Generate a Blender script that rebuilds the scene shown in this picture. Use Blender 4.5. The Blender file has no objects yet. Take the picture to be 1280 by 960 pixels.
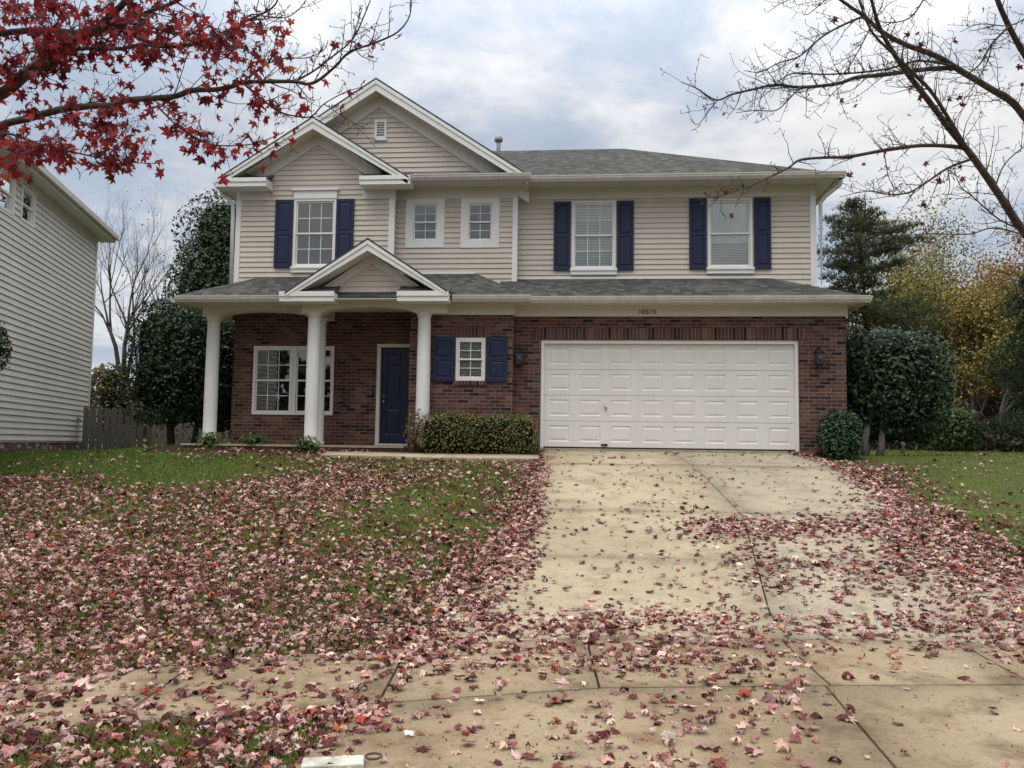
import bpy, bmesh, math, random
import numpy as np
from mathutils import Vector
random.seed(7); rng = np.random.default_rng(7)
R = math.radians
scn = bpy.context.scene
COL = scn.collection

# ------------------------------------------------------------------ camera, world, light
FOC = 1035.0; EYE = (0.0, 0.0, 0.03)
YAW = R(5.1); PITCH = math.atan(77/FOC); ROLL = 0.0135
_f = np.array([-math.sin(YAW)*math.cos(PITCH), math.cos(YAW)*math.cos(PITCH), math.sin(PITCH)])
_r = np.array([math.cos(YAW), math.sin(YAW), 0.0]); _u = np.cross(_r, _f)
CR = _r*math.cos(ROLL)+_u*math.sin(ROLL); CU = _u*math.cos(ROLL)-_r*math.sin(ROLL)
cam = bpy.data.cameras.new('camera'); camo = bpy.data.objects.new('camera', cam); COL.objects.link(camo)
from mathutils import Matrix
M = Matrix(((CR[0],CU[0],-_f[0],EYE[0]),(CR[1],CU[1],-_f[1],EYE[1]),(CR[2],CU[2],-_f[2],EYE[2]),(0,0,0,1)))
camo.matrix_world = M
cam.sensor_width = 36; cam.lens = 36*FOC/1280; cam.clip_start = .05; cam.clip_end = 2000
scn.camera = camo
def P(x, y, d):
    "survey helper: real point seen in direction (x, y) at distance d"
    return np.array(EYE)+(_f+CR*(x-640)/FOC-CU*(y-480)/FOC)*d

world = bpy.data.worlds.new('World'); scn.world = world; world.use_nodes = True
def build_world():
    nt = world.node_tree; N = nt.nodes; L = nt.links; N.clear()
    def nd(t, **k):
        n = N.new(t)
        for a, b in k.items(): setattr(n, a, b)
        return n
    def mth(op, a, b=None, c=None, clamp=False):
        n = nd('ShaderNodeMath', operation=op, use_clamp=clamp)
        for i, v in enumerate((a, b, c)):
            if v is None: continue
            if isinstance(v, (int, float)): n.inputs[i].default_value = v
            else: L.new(v, n.inputs[i])
        return n.outputs[0]
    out = nd('ShaderNodeOutputWorld'); bg = nd('ShaderNodeBackground')
    sky = nd('ShaderNodeTexSky', sky_type='NISHITA', sun_disc=False, sun_elevation=R(66), sun_rotation=R(200))
    sky.air_density = 1.2; sky.dust_density = 1.5
    tc = nd('ShaderNodeTexCoord'); sep = nd('ShaderNodeSeparateXYZ'); L.new(tc.outputs['Generated'], sep.inputs[0])
    zz = mth('MAXIMUM', mth('ADD', sep.outputs[2], .16), .05)
    cx = mth('DIVIDE', sep.outputs[0], zz); cy = mth('DIVIDE', sep.outputs[1], zz)
    cb = nd('ShaderNodeCombineXYZ'); L.new(cx, cb.inputs[0]); L.new(cy, cb.inputs[1])
    def noise(scale, det, rough, dist, off):
        mp = nd('ShaderNodeMapping'); L.new(cb.outputs[0], mp.inputs[0]); mp.inputs['Location'].default_value = off
        n = nd('ShaderNodeTexNoise'); L.new(mp.outputs[0], n.inputs['Vector'])
        n.inputs['Scale'].default_value = scale; n.inputs['Detail'].default_value = det
        n.inputs['Roughness'].default_value = rough; n.inputs['Distortion'].default_value = dist
        return n.outputs[0]
    n1 = noise(.85, 7, .55, .35, (3.1, 7.7, 0)); n2 = noise(2.3, 6, .6, .3, (9.2, 1.3, 4))
    n3 = noise(6.0, 5, .6, .5, (2.2, 8.1, 1)); v = mth('ADD', mth('ADD', mth('MULTIPLY', n1, .55), mth('MULTIPLY', n2, .30)), mth('MULTIPLY', n3, .15))
    ramp = nd('ShaderNodeValToRGB'); L.new(v, ramp.inputs[0])
    cr = ramp.color_ramp; cr.elements[0].position = .425; cr.elements[0].color = (.44, .52, .64, 1)
    cr.elements[1].position = .60; cr.elements[1].color = (.93, .925, .92, 1)
    for p, c in ((.465, (.50, .57, .68, 1)), (.50, (.62, .66, .73, 1)), (.545, (.79, .805, .83, 1))):
        e = cr.elements.new(p); e.color = c
    # overcast luminance grows with elevation (CIE overcast)
    el = nd('ShaderNodeMapRange'); L.new(sep.outputs[2], el.inputs[0])
    el.inputs[1].default_value = .35; el.inputs[2].default_value = .95; el.inputs[3].default_value = .92; el.inputs[4].default_value = 3.1
    mul = nd('ShaderNodeVectorMath', operation='SCALE'); L.new(ramp.outputs[0], mul.inputs[0]); L.new(el.outputs[0], mul.inputs['Scale'])
    wm = nd('ShaderNodeMapRange'); L.new(sep.outputs[2], wm.inputs[0]); wm.inputs[1].default_value = .3; wm.inputs[2].default_value = .8
    wx = nd('ShaderNodeMix', data_type='RGBA', blend_type='MULTIPLY'); L.new(wm.outputs[0], wx.inputs[0]); L.new(mul.outputs[0], wx.inputs[6]); wx.inputs[7].default_value = (1.06, 1.0, .93, 1)
    sk = nd('ShaderNodeVectorMath', operation='SCALE'); L.new(sky.outputs[0], sk.inputs[0]); sk.inputs['Scale'].default_value = .10
    mix = nd('ShaderNodeMix', data_type='RGBA'); mix.inputs[0].default_value = .92
    L.new(sk.outputs[0], mix.inputs[6]); L.new(wx.outputs[2], mix.inputs[7])
    L.new(mix.outputs[2], bg.inputs[0]); bg.inputs[1].default_value = SKY; L.new(bg.outputs[0], out.inputs[0])
SKY = 1.0
build_world()
sl = bpy.data.lights.new('sun', 'SUN'); sl.energy = 1.0; sl.angle = R(30); sl.color = (1, .96, .9)
so = bpy.data.objects.new('sun', sl); COL.objects.link(so)
_sd = Vector((-.25, -.5, 1.25)).normalized()      # towards the sun: behind the camera, high
so.rotation_euler = _sd.to_track_quat('Z', 'Y').to_euler()
scn.view_settings.view_transform = 'Standard'; scn.view_settings.look = 'None'
scn.view_settings.exposure = 0.16; scn.view_settings.gamma = 1.0

# ------------------------------------------------------------------ material helpers
class NT:
    def __init__(s, name):
        s.m = bpy.data.materials.new(name); s.m.use_nodes = True
        s.N = s.m.node_tree.nodes; s.L = s.m.node_tree.links
        s.b = s.N['Principled BSDF']; s.out = s.N['Material Output']
    def nd(s, t, **k):
        n = s.N.new(t)
        for a, b in k.items(): setattr(n, a, b)
        return n
    def set(s, sock, v):
        if isinstance(v, (int, float, tuple)): sock.default_value = v
        else: s.L.new(v, sock)
    def math(s, op, a, b=None, c=None, clamp=False):
        n = s.nd('ShaderNodeMath', operation=op, use_clamp=clamp)
        for i, v in enumerate((a, b, c)):
            if v is not None: s.set(n.inputs[i], v)
        return n.outputs[0]
    def mix(s, f, a, b, blend='MIX'):
        n = s.nd('ShaderNodeMix', data_type='RGBA', blend_type=blend)
        s.set(n.inputs[0], f); s.set(n.inputs[6], a); s.set(n.inputs[7], b); return n.outputs[2]
    def noise(s, scale, det=4, rough=.55, vec=None, dist=0):
        n = s.nd('ShaderNodeTexNoise'); n.inputs['Scale'].default_value = scale; n.inputs['Detail'].default_value = det
        n.inputs['Roughness'].default_value = rough; n.inputs['Distortion'].default_value = dist
        s.L.new(vec if vec is not None else s.obj(), n.inputs['Vector']); return n.outputs[0]
    def obj(s):
        if not hasattr(s, '_o'): s._o = s.nd('ShaderNodeTexCoord').outputs['Object']
        return s._o
    def pos(s):
        if not hasattr(s, '_p'): s._p = s.nd('ShaderNodeNewGeometry').outputs['Position']
        return s._p
    def sep(s, v):
        n = s.nd('ShaderNodeSeparateXYZ'); s.L.new(v, n.inputs[0]); return n.outputs
    def comb(s, x, y, z=0.0):
        n = s.nd('ShaderNodeCombineXYZ'); s.set(n.inputs[0], x); s.set(n.inputs[1], y); s.set(n.inputs[2], z); return n.outputs[0]
    def ramp(s, f, stops, mode='LINEAR'):
        n = s.nd('ShaderNodeValToRGB'); s.L.new(f, n.inputs[0]); cr = n.color_ramp; cr.interpolation = mode
        cr.elements[0].position = stops[0][0]; cr.elements[0].color = (*stops[0][1], 1)
        cr.elements[1].position = stops[1][0]; cr.elements[1].color = (*stops[1][1], 1)
        for p, c in stops[2:]: cr.elements.new(p).color = (*c, 1)
        return n.outputs[0]
    def rng(s, f, a, b, c, d):
        n = s.nd('ShaderNodeMapRange'); s.L.new(f, n.inputs[0])
        for i, v in enumerate((a, b, c, d)): n.inputs[i+1].default_value = v
        return n.outputs[0]
    def bump(s, h, strength=.3, dist=.01):
        n = s.nd('ShaderNodeBump'); n.inputs['Strength'].default_value = strength; n.inputs['Distance'].default_value = dist
        s.L.new(h, n.inputs['Height']); s.L.new(n.outputs[0], s.b.inputs['Normal'])
    def col(s, c): s.set(s.b.inputs['Base Color'], c if not isinstance(c, tuple) or len(c) == 4 else (*c, 1))
    def rough(s, r): s.set(s.b.inputs['Roughness'], r)

def simple(name, c, rough=.6, var=.12, scale=6, spec=.4, bump=0, metal=0, streak=False):
    t = NT(name)
    v = t.noise(scale, 5, .6)
    if streak:
        x = t.sep(t.obj()); v2 = t.noise(1, 4, .6, t.comb(t.math('MULTIPLY', x[0], 9.0), t.math('MULTIPLY', x[1], 9.0), t.math('MULTIPLY', x[2], .8)))
        v = t.math('ADD', t.math('MULTIPLY', v, .5), t.math('MULTIPLY', v2, .5))
    d = tuple(a*(1-var*1.6) for a in c); l = tuple(min(1, a*(1+var)) for a in c)
    t.col(t.ramp(v, [(.3, d), (.7, l)])); t.rough(rough)
    t.b.inputs['Specular IOR Level'].default_value = spec; t.b.inputs['Metallic'].default_value = metal
    if bump: t.bump(t.noise(scale*6, 4), bump, .004)
    return t.m

def wall_uv(t):
    "horizontal / vertical metres on any vertical wall"
    g = t.nd('ShaderNodeNewGeometry'); nx = t.sep(g.outputs['Normal'])
    o = t.sep(t.obj()); s = t.math('GREATER_THAN', t.math('ABSOLUTE', nx[0]), .6)
    u = t.math('ADD', t.math('MULTIPLY', o[0], t.math('SUBTRACT', 1.0, s)), t.math('MULTIPLY', o[1], s))
    return u, o[2]

def brick_mat(name, bw=.205, bh=.0685, mort=.010, soldier=False, wet=False):
    t = NT(name); u, z = wall_uv(t)
    if soldier: bw, bh = .0685, 2.0; z = t.math('ADD', z, .3)
    ry = t.math('DIVIDE', z, bh); row = t.math('FLOOR', ry); fy = t.math('FRACT', ry)
    off = t.math('MULTIPLY', t.math('MODULO', t.math('ABSOLUTE', row), 2.0), .5)
    rx = t.math('ADD', t.math('DIVIDE', u, bw), off); colm = t.math('FLOOR', rx); fx = t.math('FRACT', rx)
    wn = t.nd('ShaderNodeTexWhiteNoise', noise_dimensions='2D'); t.L.new(t.comb(row, colm), wn.inputs['Vector'])
    c = t.ramp(wn.outputs[0], [(0, (.032, .020, .020)), (.09, (.108, .050, .040)), (.28, (.135, .062, .048)), (.46, (.088, .042, .036)),
                               (.62, (.155, .082, .062)), (.76, (.112, .062, .052)), (.88, (.055, .032, .029)), (.94, (.18, .11, .085))], 'CONSTANT')
    n = t.noise(38, 4, .7); c = t.mix(.55, c, t.ramp(n, [(.25, (.5, .5, .5)), (.75, (1.35, 1.3, 1.3))]), 'MULTIPLY')
    big = t.noise(1.1, 3); c = t.mix(.5, c, t.ramp(big, [(.3, (.8, .8, .82)), (.7, (1.12, 1.1, 1.08))]), 'MULTIPLY')
    ex = t.math('MULTIPLY', t.math('MINIMUM', fx, t.math('SUBTRACT', 1.0, fx)), bw)
    e = ex
    if not soldier:
        ey = t.math('MULTIPLY', t.math('MINIMUM', fy, t.math('SUBTRACT', 1.0, fy)), bh); e = t.math('MINIMUM', ex, ey)
    e = t.math('ADD', e, t.math('MULTIPLY', t.math('SUBTRACT', t.noise(60, 2), .5), .004))
    m = t.rng(e, mort*.35, mort*.65, 0, 1)
    mc = t.ramp(t.noise(5, 4), [(.3, (.17, .135, .115)), (.7, (.26, .215, .185))])
    t.col(t.mix(m, mc, c)); t.rough(.9); t.b.inputs['Specular IOR Level'].default_value = .2
    t.bump(t.math('ADD', m, t.math('MULTIPLY', n, .25)), .7, .006)
    return t.m

def shingle_mat(name, axis, kz, dark=1.0):
    t = NT(name); o = t.sep(t.obj())
    u = o[axis]; v = t.math('MULTIPLY', o[2], kz)
    ry = t.math('DIVIDE', v, .142); row = t.math('FLOOR', ry); fy = t.math('FRACT', ry)
    wr = t.nd('ShaderNodeTexWhiteNoise', noise_dimensions='1D'); t.L.new(row, wr.inputs['W'])
    rx = t.math('ADD', t.math('DIVIDE', u, .15), t.math('MULTIPLY', wr.outputs[0], 7.0))
    wn = t.nd('ShaderNodeTexWhiteNoise', noise_dimensions='2D'); t.L.new(t.comb(row, t.math('FLOOR', rx)), wn.inputs['Vector'])
    fx = t.math('FRACT', rx)
    k = dark
    c = t.ramp(wn.outputs[0], [(0, (.054*k, .054*k, .052*k)), (.3, (.070*k, .070*k, .067*k)), (.6, (.087*k, .086*k, .081*k)), (.85, (.108*k, .106*k, .099*k))], 'CONSTANT')
    gr = t.noise(160, 3, .7); c = t.mix(.7, c, t.ramp(gr, [(.3, (.6, .6, .6)), (.7, (1.35, 1.35, 1.35))]), 'MULTIPLY')
    big = t.noise(.9, 4, .6); c = t.mix(.6, c, t.ramp(big, [(.3, (.72, .75, .74)), (.7, (1.18, 1.15, 1.1))]), 'MULTIPLY')
    line = t.rng(fy, 0, .14, 0, 1); lx = t.rng(fx, 0, .05, .3, 1)
    c = t.mix(t.math('MULTIPLY', t.math('SUBTRACT', 1.0, t.math('MULTIPLY', line, lx)), .6), c, (.02, .02, .02, 1))
    t.col(c); t.rough(.95); t.b.inputs['Specular IOR Level'].default_value = .15
    t.bump(t.math('ADD', t.math('SUBTRACT', 1.0, fy), t.math('MULTIPLY', wn.outputs[0], .5)), .6, .01)
    return t.m

def attr_mat(name, rough=.7, spec=.3, trans=0.0, var=.25, nscale=30):
    t = NT(name); a = t.nd('ShaderNodeAttribute', attribute_name='Col')
    n = t.noise(nscale, 3, .6, t.pos())
    c = t.mix(1.0, a.outputs['Color'], t.ramp(n, [(.3, (1-var,)*3), (.7, (1+var,)*3)]), 'MULTIPLY')
    t.col(c); t.rough(rough); t.b.inputs['Specular IOR Level'].default_value = spec
    if trans:
        tr = t.nd('ShaderNodeBsdfTranslucent'); t.L.new(c, tr.inputs[0])
        mx = t.nd('ShaderNodeMixShader'); mx.inputs[0].default_value = trans
        t.L.new(t.b.outputs[0], mx.inputs[1]); t.L.new(tr.outputs[0], mx.inputs[2]); t.L.new(mx.outputs[0], t.out.inputs[0])
    return t.m

MT = {}
MT['brick'] = brick_mat('red brick'); MT['soldier'] = brick_mat('soldier brick', soldier=True)
def siding_mat(name, c):
    t = NT(name); o = t.sep(t.obj())
    v = t.noise(1, 5, .6, t.comb(t.math('MULTIPLY', o[0], 2.5), t.math('MULTIPLY', o[1], 2.5), t.math('MULTIPLY', o[2], .7)))
    v2 = t.noise(.6, 3); f = t.math('ADD', t.math('MULTIPLY', v, .5), t.math('MULTIPLY', v2, .5))
    fine = t.noise(1, 3, .5, t.comb(t.math('MULTIPLY', o[0], 8.0), t.math('MULTIPLY', o[1], 8.0), t.math('MULTIPLY', o[2], 150.0)))
    cc = t.ramp(f, [(.3, tuple(a*.86 for a in c)), (.65, c)])
    cc = t.mix(.5, cc, t.ramp(fine, [(.3, (.93, .93, .92)), (.7, (1.04, 1.04, 1.04))]), 'MULTIPLY')
    u, z = wall_uv(t); row = t.math('FLOOR', t.math('DIVIDE', z, .216)); wn = t.nd('ShaderNodeTexWhiteNoise', noise_dimensions='1D'); t.L.new(row, wn.inputs['W'])
    q = t.math('FRACT', t.math('ADD', t.math('DIVIDE', u, 3.66), wn.outputs[0])); seam = t.math('LESS_THAN', q, .0016)
    cl = t.nd('ShaderNodeTexWhiteNoise', noise_dimensions='2D'); t.L.new(t.comb(row, t.math('FLOOR', t.math('ADD', t.math('DIVIDE', u, 3.66), wn.outputs[0]))), cl.inputs['Vector'])
    cc = t.mix(1.0, cc, t.ramp(cl.outputs[0], [(0, (.955, .955, .95)), (1, (1.03, 1.03, 1.03))]), 'MULTIPLY')
    cc = t.mix(t.math('MULTIPLY', seam, .55), cc, (.12, .10, .08, 1))
    t.col(cc); t.rough(.55); t.b.inputs['Specular IOR Level'].default_value = .35; t.bump(fine, .12, .002)
    return t.m
MT['siding'] = siding_mat('cream vinyl siding', (.62, .55, .47))
MT['nsiding'] = siding_mat('grey beige vinyl siding', (.64, .61, .56))
MT['trim'] = simple('off white painted trim', (.66, .63, .58), .5, .07, 2, streak=True)
MT['white'] = simple('white painted wood', (.78, .77, .74), .42, .05, 2, streak=True)
MT['gutter'] = simple('weathered aluminium gutter', (.53, .50, .45), .45, .14, 2.2, streak=True)
MT['garage'] = simple('white painted steel', (.74, .72, .68), .38, .05, 1.4, streak=True)
MT['navy'] = simple('navy vinyl shutter', (.011, .015, .052), .55, .12, 5)
MT['doorblue'] = simple('dark blue door paint', (.008, .014, .045), .35, .1, 4)
MT['shx'] = shingle_mat('grey shingles front', 0, 2.3); MT['shy'] = shingle_mat('grey shingles side', 1, 2.0)
MT['shg'] = shingle_mat('grey shingles gable', 1, 1.8)
MT['dark'] = simple('painted room darkness', (.012, .012, .013), .9, .1)  # darkness of the unlit rooms is put into this colour
MT['black'] = simple('black painted metal', (.015, .015, .017), .4, .2, 9, metal=.3)
MT['blind'] = simple('white blind slats', (.80, .79, .77), .6, .05)
MT['curtain'] = simple('sheer white curtain', (.84, .84, .82), .8, .07, 3)
MT['lampglass'] = simple('seeded lamp glass', (.05, .055, .06), .1, .3, 12, spec=.8)
MT['bronze'] = simple('bronze numerals', (.085, .045, .035), .45, .2, 20)
MT['steel'] = simple('worn steel', (.35, .34, .33), .35, .2, 20, metal=.7)
MT['pipe'] = simple('galvanised flue', (.30, .30, .29), .5, .2, 8, metal=.3)
MT['stone'] = None
def glass():
    t = NT('window glass'); tr = t.nd('ShaderNodeBsdfTransparent'); tr.inputs[0].default_value = (.95, .97, .96, 1)
    gl = t.nd('ShaderNodeBsdfGlossy'); gl.inputs['Roughness'].default_value = .015
    fr = t.nd('ShaderNodeFresnel'); fr.inputs[0].default_value = 1.52
    bp = t.nd('ShaderNodeBump'); bp.inputs['Strength'].default_value = .04; bp.inputs['Distance'].default_value = .01
    t.L.new(t.noise(3, 2), bp.inputs['Height']); t.L.new(bp.outputs[0], gl.inputs['Normal'])
    f = t.math('ADD', t.math('MULTIPLY', fr.outputs[0], 1.25), .045, clamp=True)
    mx = t.nd('ShaderNodeMixShader'); t.L.new(f, mx.inputs[0]); t.L.new(tr.outputs[0], mx.inputs[1]); t.L.new(gl.outputs[0], mx.inputs[2])
    t.L.new(mx.outputs[0], t.out.inputs[0]); t.N.remove(t.b); return t.m
MT['glass'] = glass()
def concrete(name, a, b, stain, bumpy=.25):
    t = NT(name); p = t.pos(); o = t.sep(p)
    big = t.noise(.55, 5, .6, p, .4); mid = t.noise(3.2, 5, .65, p); fine = t.noise(140, 3, .8, p); spk = t.noise(30, 5, .85, p)
    c = t.ramp(big, [(.32, a), (.62, b)])
    c = t.mix(t.rng(mid, .48, .68, 0, .75), c, (*stain, 1))
    c = t.mix(.55, c, t.ramp(fine, [(.3, (.55, .54, .52)), (.7, (1.35, 1.35, 1.33))]), 'MULTIPLY')
    c = t.mix(.7, c, t.ramp(spk, [(.28, (.68, .66, .62)), (.55, (1.05, 1.05, 1.05))]), 'MULTIPLY')
    t.col(c); t.rough(t.rng(mid, .3, .7, .75, .9)); t.b.inputs['Specular IOR Level'].default_value = .3
    t.bump(t.math('ADD', t.math('MULTIPLY', fine, .5), spk), bumpy, .004); return t.m
MT['drive'] = concrete('tan driveway concrete', (.37, .305, .205), (.47, .395, .275), (.26, .205, .135))
MT['driveg'] = concrete('greyer driveway concrete', (.335, .285, .205), (.425, .365, .265), (.24, .20, .14))
MT['walk'] = concrete('brown stained sidewalk', (.255, .185, .110), (.37, .29, .19), (.15, .10, .058), .4)
MT['joint'] = simple('dirt filled joint', (.045, .035, .025), .95, .3, 20)
def ground_mat():
    t = NT('lawn soil and thatch'); p = t.pos()
    big = t.noise(.35, 4, .6, p); mid = t.noise(2.5, 5, .65, p); fine = t.noise(38, 4, .75, p)
    c = t.ramp(big, [(.35, (.065, .085, .02)), (.65, (.09, .115, .03))])
    c = t.mix(t.rng(mid, .45, .7, 0, .7), c, (.075, .07, .032, 1))
    c = t.mix(.85, c, t.ramp(fine, [(.25, (.4, .4, .4)), (.75, (1.5, 1.5, 1.4))]), 'MULTIPLY')
    t.col(c); t.rough(.95); t.b.inputs['Specular IOR Level'].default_value = .1; t.bump(fine, .6, .03); return t.m
MT['ground'] = ground_mat()
MT['mulch'] = simple('dark bark mulch', (.055, .032, .022), .95, .5, 14, bump=1.0, spec=.1)
MT['asphalt'] = simple('asphalt', (.05, .05, .05), .9, .2, 8, bump=.5)
MT['leaf'] = attr_mat('dry fallen leaf', .75, .25, .1, .3, 45)
MT['treeleaf'] = attr_mat('red maple leaf', .6, .3, .5, .2, 40)
MT['foliage'] = attr_mat('foliage', .5, .35, .15, .2, 4)
MT['holly'] = attr_mat('glossy holly leaf', .42, .3, .05, .2, 6)
MT['grass'] = attr_mat('grass blade', .65, .25, .25, .2, 2)
def bark(name, a, b):
    t = NT(name); o = t.sep(t.pos())
    v = t.noise(1, 5, .7, t.comb(t.math('MULTIPLY', o[0], 40.0), t.math('MULTIPLY', o[1], 40.0), t.math('MULTIPLY', o[2], 14.0)))
    t.col(t.ramp(v, [(.3, a), (.7, b)])); t.rough(.9); t.b.inputs['Specular IOR Level'].default_value = .2; t.bump(v, .6, .006); return t.m
MT['bark'] = bark('maple bark', (.035, .028, .024), (.13, .11, .095))
MT['twig'] = bark('maple twig bark', (.06, .042, .042), (.14, .105, .10))
MT['greybark'] = bark('grey bark', (.09, .075, .065), (.24, .21, .185))
MT['fence'] = bark('weathered fence board', (.10, .09, .075), (.26, .235, .20))
MT['plank'] = simple('pale weathered board', (.55, .55, .46), .8, .3, 9, bump=.5)
MT['core'] = simple('dark shade core', (.010, .014, .008), .95, .4, 9, spec=.05)  # near-black fill: shade inside the shrubs painted as colour

# ------------------------------------------------------------------ object helpers
def tag(o, label=None, cat=None, group=None, kind=None):
    if label: o['label'] = label
    if cat: o['category'] = cat
    if group: o['group'] = group
    if kind: o['kind'] = kind
    return o
def empty(name, loc, label, cat, group=None):
    o = bpy.data.objects.new(name, None); COL.objects.link(o); o.location = loc; o.empty_display_size = .2
    return tag(o, label, cat, group)
def link_mesh(name, me, parent=None):
    o = bpy.data.objects.new(name, me); COL.objects.link(o)
    if parent is not None: o.parent = parent
    return o
def root_loc(o):
    v = np.zeros(3)
    while o is not None: v = v+np.array(o.location); o = o.parent
    return v
class MB:
    def __init__(s): s.v = []; s.f = []; s.mi = []; s.m = 0; s.sm = []
        # current material slot
    def add(s, vs, fs, smooth=False):
        b = len(s.v); s.v += [tuple(map(float, v)) for v in vs]
        for f in fs: s.f.append([b+i for i in f]); s.mi.append(s.m); s.sm.append(smooth)
    def box(s, x0, x1, y0, y1, z0, z1):
        s.add([(x0,y0,z0),(x1,y0,z0),(x1,y1,z0),(x0,y1,z0),(x0,y0,z1),(x1,y0,z1),(x1,y1,z1),(x0,y1,z1)],
              [(0,3,2,1),(4,5,6,7),(0,1,5,4),(1,2,6,5),(2,3,7,6),(3,0,4,7)])
    def obox(s, O, U, N, u0, u1, n0, n1, z0, z1):
        "box in a wall frame: U along the wall, N outward"
        O, U, N = map(np.array, (O, U, N)); Z = np.array((0,0,1.))
        q = [O+U*u+N*n+Z*z for z in (z0,z1) for (u,n) in ((u0,n1),(u1,n1),(u1,n0),(u0,n0))]
        s.add(q, [(0,3,2,1),(4,5,6,7),(0,1,5,4),(1,2,6,5),(2,3,7,6),(3,0,4,7)])
    def prism(s, pts, ext):
        "extrude planar polygon by vector"
        n = len(pts); pts = [np.array(p, float) for p in pts]; e = np.array(ext, float)
        nr = np.zeros(3)
        for i in range(n): nr += np.cross(pts[i]-pts[0], pts[(i+1)%n]-pts[0])
        if nr@e > 0: pts = pts[::-1]
        s.add(pts+[p+e for p in pts], [tuple(range(n)), tuple(range(2*n-1, n-1, -1))]+[(i, n+i, n+(i+1)%n, (i+1)%n) for i in range(n)])
    def lathe(s, c, prof, n=24, a0=0, smooth=True):
        vs = []; fs = []
        for (r, z) in prof:
            for k in range(n):
                a = 2*math.pi*k/n+a0; vs.append((c[0]+r*math.cos(a), c[1]+r*math.sin(a), c[2]+z))
        for i in range(len(prof)-1):
            for k in range(n): fs.append((i*n+k, i*n+(k+1)%n, (i+1)*n+(k+1)%n, (i+1)*n+k))
        fs.append(tuple(range(n-1,-1,-1))); fs.append(tuple(range((len(prof)-1)*n, len(prof)*n)))
        s.add(vs, fs, smooth)
    def tube(s, pts, rad, k=6):
        pts = [np.array(p, float) for p in pts]; n = len(pts)
        if isinstance(rad, (int, float)): rad = [rad]*n
        vs = []; fs = []; ref = None
        for i in range(n):
            t = pts[min(i+1,n-1)]-pts[max(i-1,0)]; t = t/(np.linalg.norm(t)+1e-9)
            if ref is None: ref = np.array((0,0,1.)) if abs(t[2]) < .9 else np.array((1.,0,0))
            a = np.cross(t, ref); a /= np.linalg.norm(a)+1e-9; b = np.cross(t, a); ref = -b if False else ref
            for j in range(k):
                th = 2*math.pi*j/k; vs.append(pts[i]+(a*math.cos(th)+b*math.sin(th))*rad[i])
        for i in range(n-1):
            for j in range(k): fs.append((i*k+j, (i+1)*k+j, (i+1)*k+(j+1)%k, i*k+(j+1)%k))
        fs.append(tuple(range(k))); fs.append(tuple(range(n*k-1, (n-1)*k-1, -1)))
        s.add(vs, fs, True)
    def cut(s): s.cuts = getattr(s, 'cuts', [0])+[len(s.f)]
    def build_each(s, name, mats, parent=None, bevel=0):
        "one object per piece marked with cut()"
        for a, b in zip(s.cuts, s.cuts[1:]):
            if a == b: continue
            m = MB(); used = sorted({i for f in s.f[a:b] for i in f}); mp = {k: i for i, k in enumerate(used)}
            m.v = [s.v[k] for k in used]; m.f = [[mp[i] for i in f] for f in s.f[a:b]]; m.mi = s.mi[a:b]; m.sm = s.sm[a:b]
            m.build(name, mats, parent, bevel)
    def build(s, name, mats, parent=None, bevel=0):
        if not isinstance(mats, (list, tuple)): mats = [mats]
        off = root_loc(parent) if parent is not None else np.zeros(3)
        me = bpy.data.meshes.new(name)
        V = np.array(s.v)-off
        me.from_pydata([tuple(v) for v in V], [], s.f)
        for m in mats: me.materials.append(m)
        me.polygons.foreach_set('material_index', s.mi); me.polygons.foreach_set('use_smooth', s.sm); me.update()
        o = link_mesh(name, me, parent)
        if bevel:
            md = o.modifiers.new('edge', 'BEVEL'); md.width = bevel; md.segments = 2; md.limit_method = 'ANGLE'
        return o

def cells(rect, holes):
    us = sorted({rect[0], rect[1], *[h[i] for h in holes for i in (0,1) if rect[0] < h[i] < rect[1]]})
    zs = sorted({rect[2], rect[3], *[h[i] for h in holes for i in (2,3) if rect[2] < h[i] < rect[3]]})
    for a, b in zip(us, us[1:]):
        for c, d in zip(zs, zs[1:]):
            mu, mz = (a+b)/2, (c+d)/2
            if not any(h[0] < mu < h[1] and h[2] < mz < h[3] for h in holes): yield a, b, c, d
def wallface(mb, O, U, N, rect, holes=(), depth=.1):
    O, U, N = map(np.array, (O, U, N)); Z = np.array((0,0,1.))
    q = lambda u, z, n=0: O+U*u+Z*z+N*n
    for a, b, c, d in cells(rect, holes): mb.add([q(a,c), q(b,c), q(b,d), q(a,d)], [(0,1,2,3)])
    for h in holes:
        a, b, c, d = h
        for (p, r) in (((a,c),(b,c)), ((b,c),(b,d)), ((b,d),(a,d)), ((a,d),(a,c))):
            mb.add([q(*p), q(*p,-depth), q(*r,-depth), q(*r)], [(0,1,2,3)])
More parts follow.
